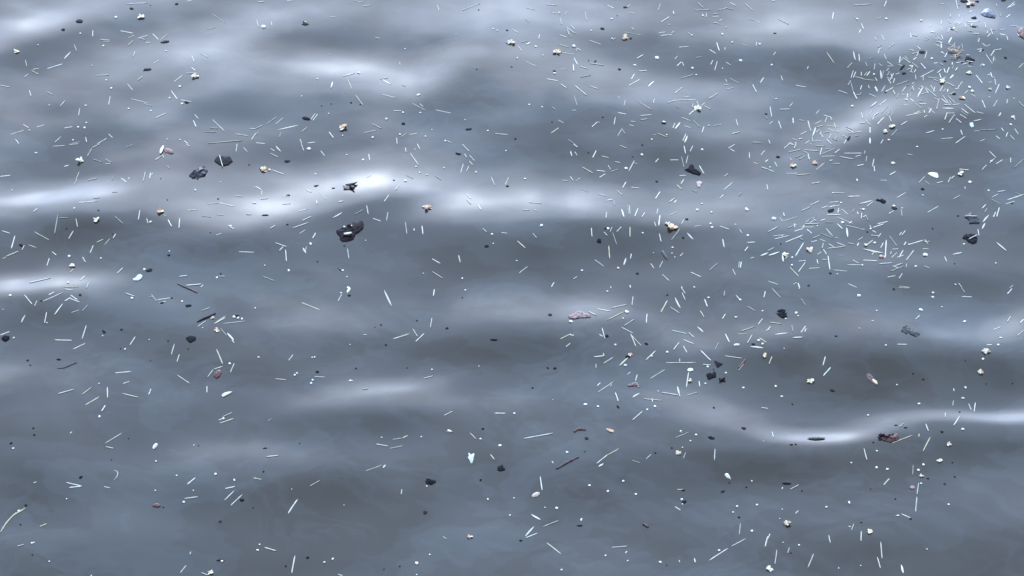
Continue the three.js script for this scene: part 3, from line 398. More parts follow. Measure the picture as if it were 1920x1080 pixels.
lines([30,5,95,75, 248,82,282,130, 235,0,235,10, 975,0,1060,2, 1452,65,1530,68, 1450,0,1475,35, 1795,45,1830,5, 1795,255,1820,215, 1890,262,1920,235, 1870,360,1920,318, 1690,315,1745,292, 1105,235,1140,205, 968,423,1045,424, 1640,428,1680,425, 10,258,100,270, 178,280,188,328, 247,335,283,285, 275,330,287,305, 0,318,18,290, 412,583,430,517, 415,660,470,597, 8,570,30,515, 1385,885,1392,845, 1505,870,1525,920, 1545,930,1555,862, 1330,935,1328,970, 1392,1033,1440,960, 985,1045,1020,1015, 1183,1020,1203,1075, 1392,755,1395,775]);
wide([50,350,148,338, 185,375,260,370]);
dots([1237,37,12, 133,233,10, 1303,143,9, 685,303,8, 883,430,11, 1727,428,13, 1613,533,13, 103,815,12, 965,727,9, 120,455,6, 815,172,10]);
seeds([682,58,20,14, 1234,70,15,10, 1145,165,22,11, 213,188,15,11, 225,210,11,6, 1475,252,16,8, 57,738,13,11, 1480,748,10,13, 1462,827,17,9, 1132,870,14,9, 750,955,12,8, 1460,1060,18,13, 785,248,12,5, 1745,375,16,6]);
husk([1632,480,28,2, 1590,635,26,2]);
darks([510,362,12,5,0, 1088,643,8,7,0, 1165,687,9,12,-20, 480,770,22,11,20, 183,872,8,6,0, 1480,545,6,7,0, 1637,720,6,6,0, 1833,717,7,6,0, 943,10,12,13,0, 1437,930,8,6,0, 1305,1078,14,5,0, 960,1030,14,5,0, 1030,1048,14,6,0]);
part(0, 3);
lines([525,12,540,0, 790,85,915,8, 795,112,852,125, 498,380,615,408, 520,418,610,408, 780,410,825,420, 250,385,275,375, 300,710,350,690, 132,858,180,845, 235,835,262,828, 1405,393,1463,345, 1385,500,1485,487, 1690,425,1762,410, 1685,512,1757,442, 1732,550,1817,470, 1905,345,1920,350, 1425,920,1430,900, 1352,1057,1397,1000, 1510,1057,1560,1075]);
dots([98,125,12, 1170,221,10, 1325,328,10, 1617,317,13, 1165,440,8, 1450,440,8, 1378,527,14, 500,503,8, 140,593,15, 370,972,9, 240,835,13, 1455,100,7, 685,1078,8]);
seeds([1757,362,9,14, 1665,970,15,9]);
darks([257,22,9,25,10, 82,85,16,7,-10, 605,340,18,11,-40, 193,552,13,9,0, 153,695,9,8,0, 243,922,8,7,0, 835,208,6,10,0, 1490,102,6,6,0, 965,50,6,5,0, 1815,512,20,13,10, 1898,568,8,7,0, 1650,672,13,9,-20, 1655,964,36,8,0, 1225,565,9,4,0]);
part(1, 3);
lines([80,187,168,177, 1025,57,1098,47, 1098,47,1138,28, 900,92,990,107, 1003,125,1103,105, 825,292,945,250, 402,408,478,365, 240,612,310,507, 1090,468,1093,432, 0,348,40,357, 65,868,150,893, 268,1058,292,930, 1605,8,1650,55, 1758,170,1788,208, 1403,785,1430,803, 1425,3,1475,0, 615,1068,650,1080]);
wide([953,272,970,250]);
dots([943,42,8, 1240,37,9, 1683,53,12, 1905,625,9, 512,978,12, 1303,921,9, 28,845,9, 660,550,6, 268,430,6, 1205,1072,9, 1280,408,9]);
seeds([1738,505,9,12, 575,953,9,14, 1205,985,18,15, 12,887,14,9, 1828,103,18,11]);
darks([388,943,14,10,0, 70,122,18,5,-5, 55,298,10,8,0, 222,1008,9,7,20, 960,1030,6,15,0, 1078,1008,8,7,0, 1685,360,12,8,-30, 327,85,7,6,0, 1268,605,19,17,0]);
part(2, 3);
lines([90,50,308,10, 635,238,720,170, 720,172,800,128, 1005,205,1045,168, 1225,45,1330,2, 1285,200,1303,155, 1518,212,1523,128, 898,212,960,232, 212,335,226,438, 232,712,350,665, 103,795,192,760, 262,832,367,915, 750,867,865,857, 850,910,862,895, 1222,560,1265,588, 1240,432,1285,432, 1705,770,1713,685, 1645,858,1755,800, 1480,963,1617,875, 1898,862,1918,785, 1252,962,1258,980, 1368,950,1375,980, 300,220,310,238, 1265,0,1275,10]);
wide([650,262,685,240, 145,620,213,660, 100,782,165,710]);
dots([412,153,14, 580,402,14, 833,369,13, 930,468,13, 720,445,13, 1380,22,12, 1338,68,10, 1278,118,8, 1272,507,14, 1797,369,9, 1687,559,12, 1658,603,10, 1800,743,13, 1552,889,13, 335,572,16, 247,568,7, 702,928,10, 867,967,9, 372,1035,12, 1885,70,6, 15,497,8, 1278,542,8]);
seeds([1836,548,13,10, 1112,977,15,11, 520,660,10,16]);
husk([1247,160,24,0]);
darks([560,48,18,16,0, 1495,45,30,13,20, 1290,527,20,16,0, 510,703,26,8,0, 65,815,13,10,0, 1075,158,9,8,0, 1285,438,16,8,10, 1630,380,8,8,0, 1580,447,18,10,-20, 1757,415,8,7,0, 1703,640,13,8,20, 990,697,14,9,20, 1160,1000,6,5,0, 1198,120,10,5,0, 545,148,6,5,0]);
part(3, 3);
lines([30,0,40,40, 930,85,1085,25, 1162,145,1217,40, 720,125,742,210, 1085,325,1088,250, 868,397,910,350, 165,432,232,397, 205,615,228,590, 300,1015,342,915, 52,990,67,882, 0,800,15,765, 147,910,160,870, 1117,470,1130,382, 1107,597,1117,487, 955,632,990,628, 1000,615,1070,645, 625,740,645,688, 605,708,620,712, 697,820,700,745, 455,775,468,833, 845,825,855,950, 820,940,843,1020, 105,430,110,415, 1132,15,1132,38]);
wide([1000,1000,1015,1060]);
dots([815,143,11, 625,232,10, 1165,246,14, 1128,287,14, 1148,388,11, 437,564,13, 107,581,7, 88,652,7, 113,830,7, 1193,881,8, 530,1023,8, 695,1003,7, 958,22,13, 815,268,15]);
seeds([895,280,16,11, 608,530,10,17, 233,850,13,9, 1355,545,13,9, 975,628,12,7]);
husk([1355,92,24,2, 1280,218,28,2, 1148,330,24,0, 140,690,30,2, 762,745,28,0, 12,1030,26,2]);
darks([255,442,8,10,0, 1070,652,10,9,0, 1325,390,9,11,20, 1400,337,9,7,0, 955,503,8,6,0, 770,427,5,5,0, 1200,350,12,6,0, 1383,230,7,6,0, 790,78,8,6,0, 1305,3,12,6,0, 175,95,16,6,0, 208,93,10,7,0, 700,680,10,5,0, 172,908,8,7,0]);

// ---------------------------------------------------------------- pieces with an outline of their own (points in pixels about the middle)
function outlined(name, category, px, py, pts, material, opts, label, short, kind, parent) {
  const o = new THREE.Mesh(undefined, material);
  const [lx, lz] = lay(o, px, py, 0, opts.lift ?? 0.0008);
  const S = Math.max(...pts.map((p) => Math.hypot(p[0] * lx, p[1] * lz)));
  o.geometry = flake(pts.map(([x, y]) => [x * lx / S, y * lz / S]), opts); o.scale.setScalar(S);
  add(o, name, category, px, py, label, undefined, short);
  if (kind) all.push({ kind, px, py, object: o, named: true });
  return o;
}
const quarter = (px, py, list) => list.map(([x, y]) => [(x - px) / 4, (y - py) / 4]);   // points of a part of the picture at its own scale
function strand(name, category, pts, radius, material, label, short, parent) {
  const p3 = pts.map(([x, y]) => { const p = at(x, y); p.y += radius * 0.4; return p; }), c = new THREE.CatmullRomCurve3(p3), mid = c.getPoint(0.5);
  const rows = [], n = 22, up = new THREE.Vector3(0, 1, 0);
  for (let k = 0; k <= n; k++) {
    const t = k / n, p = c.getPoint(t).sub(mid), d = c.getTangent(t), s = d.clone().cross(up).normalize(), r = radius * (0.5 + 0.6 * Math.sin(Math.PI * (0.1 + 0.8 * t)) + 0.5 * noise3.noise(t * 9, radius * 900, pts[0][0])), row = [];
    for (let q = 0; q < 7; q++) { const a = q / 7 * 2 * Math.PI; row.push(p.clone().addScaledVector(s, Math.cos(a) * r).addScaledVector(up, Math.sin(a) * r * 0.7).toArray()); }
    rows.push(row);
  }
  const o = new THREE.Mesh(loft(rows), material); o.position.copy(mid);
  const m = pts[Math.floor(pts.length / 2)];
  return add(o, name, category, m[0], m[1], label, undefined, short);
}
{ // the big piece of bark, with a crumbled ridge and a white blade painted in as the highlight on its curled rim
  const q = [[600, 655], [618, 648], [640, 630], [665, 618], [680, 605], [705, 606], [722, 592], [760, 586], [790, 578], [803, 600], [803, 632], [775, 662], [748, 682], [738, 714], [715, 728], [690, 736], [655, 735], [635, 716], [630, 690], [612, 676]];
  const g = new THREE.Group(); lay(g, 656, 434, 0, 0.0012);
  const probe = new THREE.Object3D(), [lx, lz] = lay(probe, 656, 434), S = 26 * lx;
  const put = (n, geo, m, dx, dz, y, sc, parent = g) => { const o = new THREE.Mesh(geo, m); o.name = n; o.position.set(dx * lx, y, dz * lz); o.scale.set(...sc); parent.add(o); return o; };
  put('bark_plate', flake(quarter(704, 656, q).map(([x, y]) => [x * lx / S, y * lz / S]), { thick: 0.1, dome: 0.06, ridge: 0.1, rough: 0.04, seed: 4, step: 60 }), PURPLE, 0, 0, 0, [S, S, S]);
  put('pale_crumb', grainShapes[2], PALE[0], -10.5, -4.5, 0.0026, [0.0011, 0.0008, 0.0011]);
  put('pale_crumb', grainShapes[5], PALE[1], 3, -6.5, 0.0026, [0.0009, 0.0007, 0.0009]);
  put('rim_highlight', bladeShapes[1], WHITE, -2.5, 8, 0.0024, [0.0088, 0.0022, 0.0026]).rotation.y = 0.22;
  put('bark_crust', flake(shard(61, 0.6), { thick: 0.3, dome: 0.25, ridge: 0.3, seed: 8 }), PURPLE, -1, -8.5, 0.0016, [0.0034, 0.0024, 0.0034]);
  put('bark_crust', flake(shard(67, 0.5), { thick: 0.3, dome: 0.25, ridge: 0.3, seed: 5 }), DARK[1], -2, 10.5, 0.0014, [0.0048, 0.0024, 0.0036]);
  add(g, 'bark_piece', 'bark', 656, 434, 'largest dark purple bark piece with a painted white highlight on its lower curled rim', undefined, 'largest bark piece');
  all.push({ kind: 'bit', px: 656, py: 434, named: true });
}
{ // the forked husk on a crest: two dark prongs from one pale brown end
  const g = new THREE.Group(); lay(g, 656, 351, 0, 0.0012);
  const [lx, lz] = lay(new THREE.Object3D(), 656, 351);
  const prong = (n, pts, m, y) => { const S = 14 * lx, o = new THREE.Mesh(flake(quarter(705, 326, pts).map(([a, b]) => [a * lx / S, b * lz / S]), { thick: 0.1, dome: 0.1, curl: 0.2, seed: pts.length, rough: 0.04 }), m); o.name = n; o.position.y = y; o.scale.setScalar(S); g.add(o); };
  prong('husk_body', [[652, 328], [668, 316], [700, 316], [728, 322], [745, 330], [735, 338], [700, 346], [668, 340]], mat(0.24, 0.17, 0.14, 0.5, barkMap), 0);
  prong('prong', [[668, 318], [700, 305], [730, 300], [749, 296], [746, 306], [738, 316], [712, 322], [685, 326]], DARK[0], 0.0008);
  prong('prong', [[705, 332], [722, 328], [740, 338], [757, 350], [748, 354], [735, 346], [715, 344]], DARK[0], 0.0006);
  add(g, 'forked_husk', 'husk', 656, 351, 'small brown husk with two dark prongs on a bright crest', undefined, 'forked husk');
}
outlined('bark_flake', 'bark flake', 371, 325, quarter(1484, 220, [[1416, 242], [1440, 215], [1470, 195], [1500, 172], [1540, 175], [1552, 200], [1545, 232], [1515, 248], [1490, 265], [1440, 260]]), GREY, { ridge: 0.34, dome: 0.12, thick: 0.12, seed: 12, step: 48 }, 'ridged grey flake with wet highlights, left of the flake under a needle', 'ridged grey flake', 'bit');
outlined('bark_flake', 'bark flake', 419, 302, quarter(1676, 130, [[1606, 128], [1630, 95], [1680, 98], [1725, 95], [1738, 122], [1746, 136], [1715, 160], [1675, 172], [1640, 160]]), DARK[1], { ridge: 0.08, seed: 21 }, 'six sided dark flake with one pale needle lying across it', 'flake under a needle', 'bit');
outlined('bark_flake', 'bark flake', 1299, 319, quarter(1355, 195, [[1292, 196], [1318, 182], [1335, 158], [1352, 154], [1366, 168], [1366, 185], [1395, 200], [1418, 222], [1405, 236], [1375, 230], [1350, 220], [1320, 210]]), DARK[0], { ridge: 0.12, seed: 9, step: 56, rough: 0.04 }, 'bird shaped blue black flake below four upright needles', 'bird shaped flake', 'bit');
outlined('bark_flake', 'bark flake', 1821, 408, quarter(1525, 552, [[1478, 548], [1500, 528], [1528, 514], [1555, 532], [1575, 555], [1585, 595], [1545, 602], [1500, 598], [1508, 575]]), GREY, { ridge: 0.1, seed: 30, step: 48 }, 'dark grey flake crossed by a broad white blade near the right edge', 'flake crossed by a blade', 'bit');
outlined('bark_flake', 'bark flake', 1819, 448, quarter(1518, 712, [[1462, 704], [1490, 680], [1530, 674], [1562, 678], [1572, 712], [1560, 740], [1525, 752], [1500, 740], [1485, 722]]), DARK[1], { ridge: 0.24, seed: 14, step: 48 }, 'rugged dark flake carrying one thin needle, below the bladed flake', 'rugged flake', 'bit');
outlined('bark_flake', 'bark flake', 1466, 588, quarter(104, 194, [[48, 190], [75, 172], [120, 166], [158, 172], [156, 212], [130, 224], [95, 222], [68, 206]]), DARK[0], { ridge: 0.3, curl: -0.3, dome: 0.0, seed: 3, step: 48 }, 'glossy black cupped flake with bright wet glints inside', 'glossy cupped flake', 'bit');
outlined('dead_leaf', 'leaf', 1531, 823, quarter(365, 52, [[294, 51], [320, 45], [360, 43], [400, 46], [434, 49], [420, 56], [390, 60], [350, 62], [315, 57]]), OLIVE, { thick: 0.05, dome: 0.1, ridge: 0.02, rough: 0.02, lift: 0.001 }, 'slim dark spindle shaped leaf on the bright lens of a crest', 'spindle leaf');
{
  const leaf = outlined('dead_leaf', 'leaf', 1664, 821, quarter(900, 46, [[830, 35], [850, 14], [885, 16], [905, 12], [940, 18], [965, 14], [982, 35], [968, 66], [930, 76], [905, 80], [878, 68], [850, 55]]), RED, { ridge: 0.3, dome: 0.14, curl: 0.1, seed: 19, step: 60, rough: 0.16 }, 'crumpled red brown leaf scrap beside a curved pale needle', 'crumpled red leaf');
  for (const [x, z, s, m] of [[-0.55, -0.1, 0.34, DARK[0]], [-0.1, 0.12, 0.3, PURPLE], [0.3, -0.15, 0.28, DARK[2]], [0.45, 0.2, 0.3, PINK]]) { const o = new THREE.Mesh(flake(shard(Math.round(x * 90 + 300), 0.6), { thick: 0.2, dome: 0.2, curl: 0.3, ridge: 0.2, seed: x * 9 }), m); o.name = 'leaf_fragment'; o.position.set(x, 0.2, z * 0.6); o.scale.setScalar(s); o.castShadow = true; leaf.add(o); }
}
outlined('dead_leaf', 'leaf', 1087, 591, quarter(508, 205, [[425, 212], [440, 192], [470, 182], [490, 166], [520, 176], [560, 188], [595, 208], [590, 222], [545, 226], [500, 228], [460, 236], [432, 230]]), PINK, { thick: 0.04, dome: 0.03, ridge: 0.1, rough: 0.1, seed: 7, step: 60 }, 'broad faded pink leaf scrap lying flat below long needles', 'faded pink leaf');
strand('twig', 'twig', [[1043, 879], [1051, 875], [1062, 868], [1072, 863], [1085, 857]], 0.00125, mat(0.10, 0.05, 0.05, 0.6, barkMap), 'straight red brown twig leaning right below the middle', 'red brown twig');
strand('twig', 'twig', [[333, 532], [346, 538], [358, 543], [370, 549]], 0.0011, BROWN, 'short brown twig with a pale needle along it, left', 'short brown twig');
strand('twig', 'twig', [[370, 604], [382, 598], [392, 594], [404, 588]], 0.0012, PURPLE, 'dark knobbly twig among pale needles, above the black round flake', 'knobbly twig');
strand('root_fibre', 'root fibre', [[107, 691], [120, 690], [130, 686], [137, 683], [144, 680]], 0.00045, DARK[2], 'hair thin dark curved root fibre near the left edge', 'thin root fibre');
strand('grass_blade', 'grass blade', [[1, 998], [12, 981], [26, 966], [38, 959], [47, 953]], 0.00075, NEEDLES[3], 'longest pale curved grass blade at the lower left edge', 'curved grass blade');
strand('fibre', 'fibre', [[214, 882], [220, 885], [220, 892], [213, 901]], 0.0004, NEEDLES[2], 'hooked pale fibre, fine as a hair, on dark water', 'hooked fibre');
strand('twig', 'twig', [[1385, 690], [1391, 683], [1398, 674]], 0.0011, RED, 'tiny red twig below a long level needle', 'tiny red twig');
outlined('white_chip', 'chip', 1750, 328, quarter(1240, 232, [[1200, 222], [1225, 214], [1272, 220], [1276, 246], [1262, 258], [1235, 248], [1215, 236]]), WHITE, { thick: 0.14, dome: 0.06, ridge: 0.03, rough: 0.03 }, 'solid bright white chip shaped like a wedge', 'white wedge chip');
outlined('torn_scrap', 'scrap', 883, 859, quarter(1613, 195, [[1592, 154], [1604, 160], [1616, 172], [1630, 160], [1640, 165], [1634, 195], [1626, 230], [1612, 236], [1602, 215], [1588, 195], [1598, 182]]), SCRAP, { thick: 0.06, curl: 0.2, dome: 0.05, ridge: 0.12, rough: 0.05, step: 48 }, 'torn white papery scrap with two points at its top', 'torn white scrap');
outlined('bark_flake', 'bark flake', 1347, 683, quarter(1548, 573, [[1518, 548], [1545, 556], [1582, 570], [1560, 588], [1540, 600], [1528, 580]]), DARK[1], { ridge: 0.08, seed: 3, rough: 0.03 }, 'three cornered slate flake above the blocky one', 'three cornered flake', 'bit');
outlined('bark_flake', 'bark flake', 1334, 705, quarter(1496, 660, [[1458, 650], [1480, 640], [1505, 642], [1520, 626], [1535, 640], [1530, 670], [1500, 676], [1472, 690], [1460, 672]]), DARK[0], { ridge: 0.18, seed: 6, step: 44 }, 'blocky black flake between the slate flake and a cross', 'blocky black flake', 'bit');
{
  const g = new THREE.Group(); lay(g, 1354, 713, 0, 0.001);
  for (const [t, l, w, m] of [[0.75, 0.0085, 0.0028, DARK[0]], [-0.55, 0.0075, 0.0022, PURPLE]]) { const o = new THREE.Mesh(bladeShapes[2], m); o.name = 'splinter'; o.scale.set(l, 0.0012, w); o.rotation.y = t; o.position.y = t * 0.0004; g.add(o); }
  add(g, 'splinter_cross', 'splinters', 1354, 713, 'two dark splinters crossed right beside the blocky black flake', undefined, 'dark splinter cross');
}
outlined('bark_flake', 'bark flake', 358, 636, quarter(1433, 386, [[1394, 380], [1410, 368], [1435, 360], [1470, 372], [1472, 386], [1455, 400], [1432, 413], [1412, 404]]), DARK[0], { ridge: 0.05, seed: 2 }, 'round jet black flake, the only large one at lower left', 'round black flake', 'bit');
outlined('bark_flake', 'bark flake', 10, 635, quarter(42, 382, [[10, 378], [30, 362], [66, 364], [72, 378], [60, 402], [38, 404], [16, 392]]), DARK[0], { ridge: 0.34, seed: 26, rough: 0.3, step: 44 }, 'ragged black flake at the left edge', 'ragged edge flake', 'bit');
outlined('bud_scale', 'bud scale', 408, 701, quarter(1635, 645, [[1606, 645], [1622, 622], [1648, 614], [1662, 632], [1658, 662], [1635, 682], [1612, 668]]), RED, { ridge: 0.16, dome: 0.16, seed: 5 }, 'rust red bud scale touching a pale needle', 'rust red scale');
outlined('winged_seed', 'winged seed', 425, 740, quarter(1700, 805, [[1664, 806], [1680, 794], [1710, 785], [1742, 784], [1728, 798], [1700, 814], [1676, 826], [1666, 818]]), WING, { thick: 0.08, dome: 0.05, ridge: 0.03, rough: 0.02 }, 'pale green wedge shaped winged seed', 'green winged seed');
outlined('pod', 'pod', 1005, 928, quarter(180, 473, [[146, 482], [158, 466], [185, 454], [210, 458], [206, 472], [188, 486], [160, 492]]), mat(0.60, 0.49, 0.44, 0.5, grainMap), { thick: 0.3, dome: 0.3, ridge: 0.04, rough: 0.03 }, 'plump pinkish white pod with a dark tip under a curved needle', 'pinkish pod');
{
  const leaf = outlined('dead_leaf', 'leaf', 316, 283, quarter(1266, 52, [[1232, 48], [1240, 32], [1268, 36], [1296, 52], [1306, 70], [1288, 76], [1262, 68], [1240, 66]]), mat(0.34, 0.16, 0.14, 0.5, barkMap), { thick: 0.1, dome: 0.1, curl: 0.15, ridge: 0.1, seed: 2 }, 'salmon red leaf tip with a white edge piece', 'salmon leaf tip');
  const e = new THREE.Mesh(bladeShapes[3], WHITE); e.name = 'white_edge'; e.position.set(-1.0, 0.1, -0.05); e.rotation.y = 1.45; e.scale.set(1.9, 0.25, 0.5); leaf.add(e);
}
outlined('shell_leaf', 'leaf', 1852, 26, quarter(1648, 105, [[1590, 106], [1615, 88], [1640, 72], [1670, 68], [1700, 82], [1706, 112], [1690, 136], [1650, 132], [1612, 122]]), BLUE, { thick: 0.06, dome: 0.2, curl: -0.1, ridge: 0.06, rough: 0.03 }, 'blue grey shell shaped leaf in the top right corner', 'blue shell leaf');
outlined('dead_leaf', 'leaf', 1917, 64, quarter(1908, 258, [[1872, 262], [1890, 236], [1910, 216], [1935, 214], [1940, 280], [1915, 304], [1890, 290]]), mat(0.24, 0.11, 0.10, 0.5, barkMap), { ridge: 0.14, dome: 0.14, seed: 8 }, 'dull red leaf cut off by the right edge', 'red edge leaf');
outlined('bark_flake', 'bark flake', 940, 878, quarter(1842, 274, [[1812, 288], [1816, 262], [1838, 258], [1846, 244], [1854, 260], [1874, 284], [1858, 292], [1830, 296]]), DARK[0], { ridge: 0.1, seed: 13, rough: 0.03 }, 'navy black peaked flake below a small pale needle', 'navy peaked flake', 'bit');
outlined('lichen_flake', 'flake', 1705, 621, quarter(1060, 325, [[1000, 318], [1020, 294], [1045, 286], [1070, 308], [1100, 318], [1124, 352], [1105, 366], [1070, 350], [1040, 344], [1012, 332]]), mat(0.075, 0.09, 0.115, 0.5, barkMap), { ridge: 0.3, dome: 0.02, thick: 0.05, rough: 0.35, seed: 40, step: 60 }, 'mottled grey lacy flake sunk in a bright ripple', 'lacy grey flake');
outlined('bark_flake', 'bark flake', 808, 904, quarter(1316, 378, [[1274, 372], [1285, 356], [1310, 360], [1340, 364], [1358, 374], [1340, 388], [1318, 400], [1295, 392], [1278, 386]]), DARK[1], { ridge: 0.4, dome: 0.1, seed: 33, step: 48 }, 'dark flake with white glints and a pale grain just below', 'glinting flake', 'bit');
outlined('capsule', 'capsule', 291, 837, quarter(1165, 110, [[1146, 122], [1152, 104], [1170, 90], [1184, 94], [1180, 108], [1168, 124], [1154, 132]]), WHITE, { thick: 0.5, dome: 0.45, ridge: 0.06, rough: 0.03 }, 'bean shaped white capsule on dark water', 'white bean capsule');
outlined('bark_flake', 'bark flake', 1475, 907, quarter(140, 387, [[105, 386], [120, 380], [150, 381], [176, 388], [160, 393], [125, 392]]), DARK[0], { ridge: 0.04, thick: 0.1 }, 'slim black bar of bark above a slanting needle', 'slim black bar', 'bit');
outlined('bark_flake', 'bark flake', 1652, 377, quarter(850, 430, [[805, 420], [820, 414], [842, 422], [862, 414], [888, 428], [886, 444], [862, 448], [842, 432], [820, 430]]), DARK[0], { ridge: 0.2, curl: -0.2, step: 48, seed: 5 }, 'dumbbell shaped black flake with a narrow waist', 'dumbbell flake', 'bit');
outlined('scrap', 'scrap', 259, 521, quarter(1035, 1005, [[995, 1016], [1015, 1006], [1030, 985], [1050, 980], [1066, 995], [1060, 1018], [1040, 1030], [1010, 1026]]), SCRAP, { thick: 0.06, dome: 0.06, ridge: 0.06, rough: 0.1 }, 'greyish white translucent scrap beside a black flake and a grain', 'greyish white scrap');
{
  const leaf = outlined('dead_leaf', 'leaf', 1632, 710, quarter(765, 670, [[736, 636], [760, 630], [785, 655], [800, 690], [802, 716], [785, 714], [768, 690], [745, 670]]), mat(0.20, 0.11, 0.11, 0.5, barkMap), { thick: 0.05, dome: 0.02, ridge: 0.06, lift: 0.0002 }, 'dim red leaf scrap with a cream tip, half sunk', 'dim red scrap');
  const t = new THREE.Mesh(bladeShapes[4], CREAM[0]); t.name = 'cream_tip'; t.position.set(0.45, 0.06, 0.5); t.rotation.y = -1.0; t.scale.set(0.8, 0.2, 0.4); leaf.add(t);
}
outlined('bark_flake', 'bark flake', 574, 222, quarter(372, 890, [[340, 888], [355, 878], [380, 882], [406, 896], [395, 905], [362, 900]]), DARK[0], { ridge: 0.06 }, 'almond shaped black flake touching two parallel needles', 'almond black flake', 'bit');
outlined('curled_petal', 'petal', 653, 544, quarter(690, 15, [[680, -10], [700, -6], [708, 10], [700, 24], [684, 38], [678, 28], [688, 12]]), WHITE, { thick: 0.2, dome: 0.2, curl: 0.3, ridge: 0.03, rough: 0.04 }, 'curled white petal directly above a small black grain', 'curled white petal');
outlined('bud_scale', 'bud scale', 294, 948, quarter(1178, 552, [[1146, 548], [1165, 540], [1190, 540], [1208, 556], [1185, 570], [1160, 562]]), RED, { ridge: 0.2, dome: 0.15, rough: 0.25 }, 'small ragged red bud scale at lower left', 'ragged red scale');
outlined('bark_flake', 'bark flake', 1818, 112, quarter(1510, 448, [[1472, 452], [1490, 424], [1512, 428], [1530, 442], [1552, 454], [1530, 466], [1500, 472]]), DARK[1], { ridge: 0.16, seed: 20 }, 'slate flake with a point, right of the orange tuft', 'pointed slate flake', 'bit');
outlined('bark_flake', 'bark flake', 1123, 452, quarter(653, 727, [[636, 728], [650, 710], [668, 714], [670, 736], [660, 745], [642, 738]]), DARK[0], { ridge: 0.1 }, 'small chunky black flake left of a slanting needle', 'chunky black flake', 'bit');
outlined('bud_scale', 'bud scale', 1246, 478, quarter(1145, 832, [[1120, 805], [1136, 800], [1150, 820], [1168, 850], [1168, 868], [1154, 866], [1138, 842]]), mat(0.15, 0.12, 0.125, 0.5, barkMap), { thick: 0.1, dome: 0.1, ridge: 0.05, rough: 0.03 }, 'oblong grey brown scale leaning left', 'oblong brown scale');
outlined('drop_seed', 'seed', 1364, 893, quarter(1615, 332, [[1594, 322], [1604, 312], [1620, 316], [1632, 336], [1638, 356], [1626, 352], [1606, 342]]), WHITE, { thick: 0.4, dome: 0.4, ridge: 0.03, rough: 0.02 }, 'drop shaped white seed with a small black bit at its tip', 'white drop seed');
outlined('bark_flake', 'bark flake', 149, 40, quarter(597, 160, [[573, 152], [598, 148], [620, 154], [620, 170], [596, 172], [574, 168]]), DARK[1], { ridge: 0.08 }, 'oblong dark flake under the bright streak, upper left', 'oblong dark flake', 'bit');
outlined('bud_scale', 'bud scale', 1187, 721, quarter(908, 727, [[865, 732], [885, 722], [910, 716], [940, 710], [958, 745], [940, 738], [905, 740], [875, 742]]), mat(0.26, 0.14, 0.14, 0.5, barkMap), { ridge: 0.12, dome: 0.06 }, 'slim pinkish brown scale below a needle', 'slim pinkish scale');
strand('twig', 'twig', [[1076, 810], [1085, 805], [1098, 806]], 0.0013, mat(0.15, 0.06, 0.06, 0.6, barkMap), 'short thick red twig above a black flake', 'short red twig');
outlined('bud_scale', 'bud scale', 1145, 807, quarter(742, 1068, [[706, 1056], [735, 1060], [768, 1072], [762, 1086], [740, 1084], [722, 1074]]), CREAM[1], { ridge: 0.16, dome: 0.1 }, 'brown and cream scale just right of the short red twig', 'brown cream scale');
outlined('bud_scale', 'bud scale', 1311, 346, quarter(1406, 306, [[1384, 288], [1410, 282], [1432, 294], [1420, 310], [1412, 332], [1396, 330]]), mat(0.36, 0.28, 0.29, 0.5, grainMap), { ridge: 0.08, thick: 0.06 }, 'pale pinkish scale below the bird shaped flake', 'pale pinkish scale');
outlined('bud_scale', 'bud scale', 1710, 914, quarter(1078, 415, [[1060, 418], [1074, 404], [1096, 408], [1096, 424], [1074, 430]]), mat(0.30, 0.19, 0.19, 0.5, grainMap), { ridge: 0.08, thick: 0.06 }, 'small dusky pink scale left of stacked upright needles', 'dusky pink scale');
outlined('bud_scale', 'bud scale', 1211, 986, quarter(1004, 704, [[982, 690], [998, 690], [1016, 700], [1028, 714], [1014, 720], [996, 706]]), BROWN, { ridge: 0.1, dome: 0.15 }, 'two toned brown and pale scale alone at lower right', 'two toned scale');
strand('twig', 'twig', [[487, 315], [492, 319], [497, 321]], 0.0011, RED, 'tiny rust brown stalk left of a long pale needle', 'tiny rust stalk');
// loose needles that lie on top of the named flakes
part(0, 1); lines([1645, 90, 1670, 178]); part(3, 1); wide([1475, 545, 1570, 550]);

// a husk: a few cupped scales around a core
function makeHusk(px, py, r, tone, seed) {
  const g = new THREE.Group(), rand = rng(seed), [lx] = lay(g, px, py, rand() * 360, 0.0004), S = r * lx * 0.78;
  const n = 3 + Math.floor(rand() * 3);
  const core = new THREE.Mesh(cores[seed % 2], CREAM[tone]); core.name = 'core'; core.scale.set(S * 0.5, S * 0.24, S * 0.46); g.add(core);
  for (let k = 0; k < n; k++) {
    const m = rand() < 0.2 ? CREAM[3] : rand() < 0.65 ? CREAM[tone] : CREAM[2], p = new THREE.Mesh(petals[(seed + k) % 6], m);
    p.name = 'scale'; p.rotation.set((rand() - 0.5) * 0.8, k / n * 2 * Math.PI + rand() * 0.9, rand() * 0.2); const s = S * (0.75 + 0.5 * rand()); p.scale.set(s, s * 0.6, s * (0.8 + 0.5 * rand())); p.position.y = S * 0.05; g.add(p);
  }
  return g;
}
const bigHusk = (px, py, r, tone, label, short) => { add(makeHusk(px, py, r, tone, seedOf(px, py)), 'bud_husk', 'bud husk', px, py, label, undefined, short); all.push({ kind: 'husk', px, py, named: true }); };
bigHusk(1260, 427, 11, 1, 'orange brown crumbled husk, the largest one beside a bright crest', 'orange brown husk');
bigHusk(1520, 716, 8, 0, 'cream husk with little legs alone on smooth water', 'legged cream husk');
bigHusk(880, 1007, 7, 0, 'pinkish cream three lobed husk near the bottom, left of the needle fan', 'three lobed husk');
bigHusk(642, 239, 7.5, 1, 'orange and white double husk above the long bright crest', 'orange double husk');
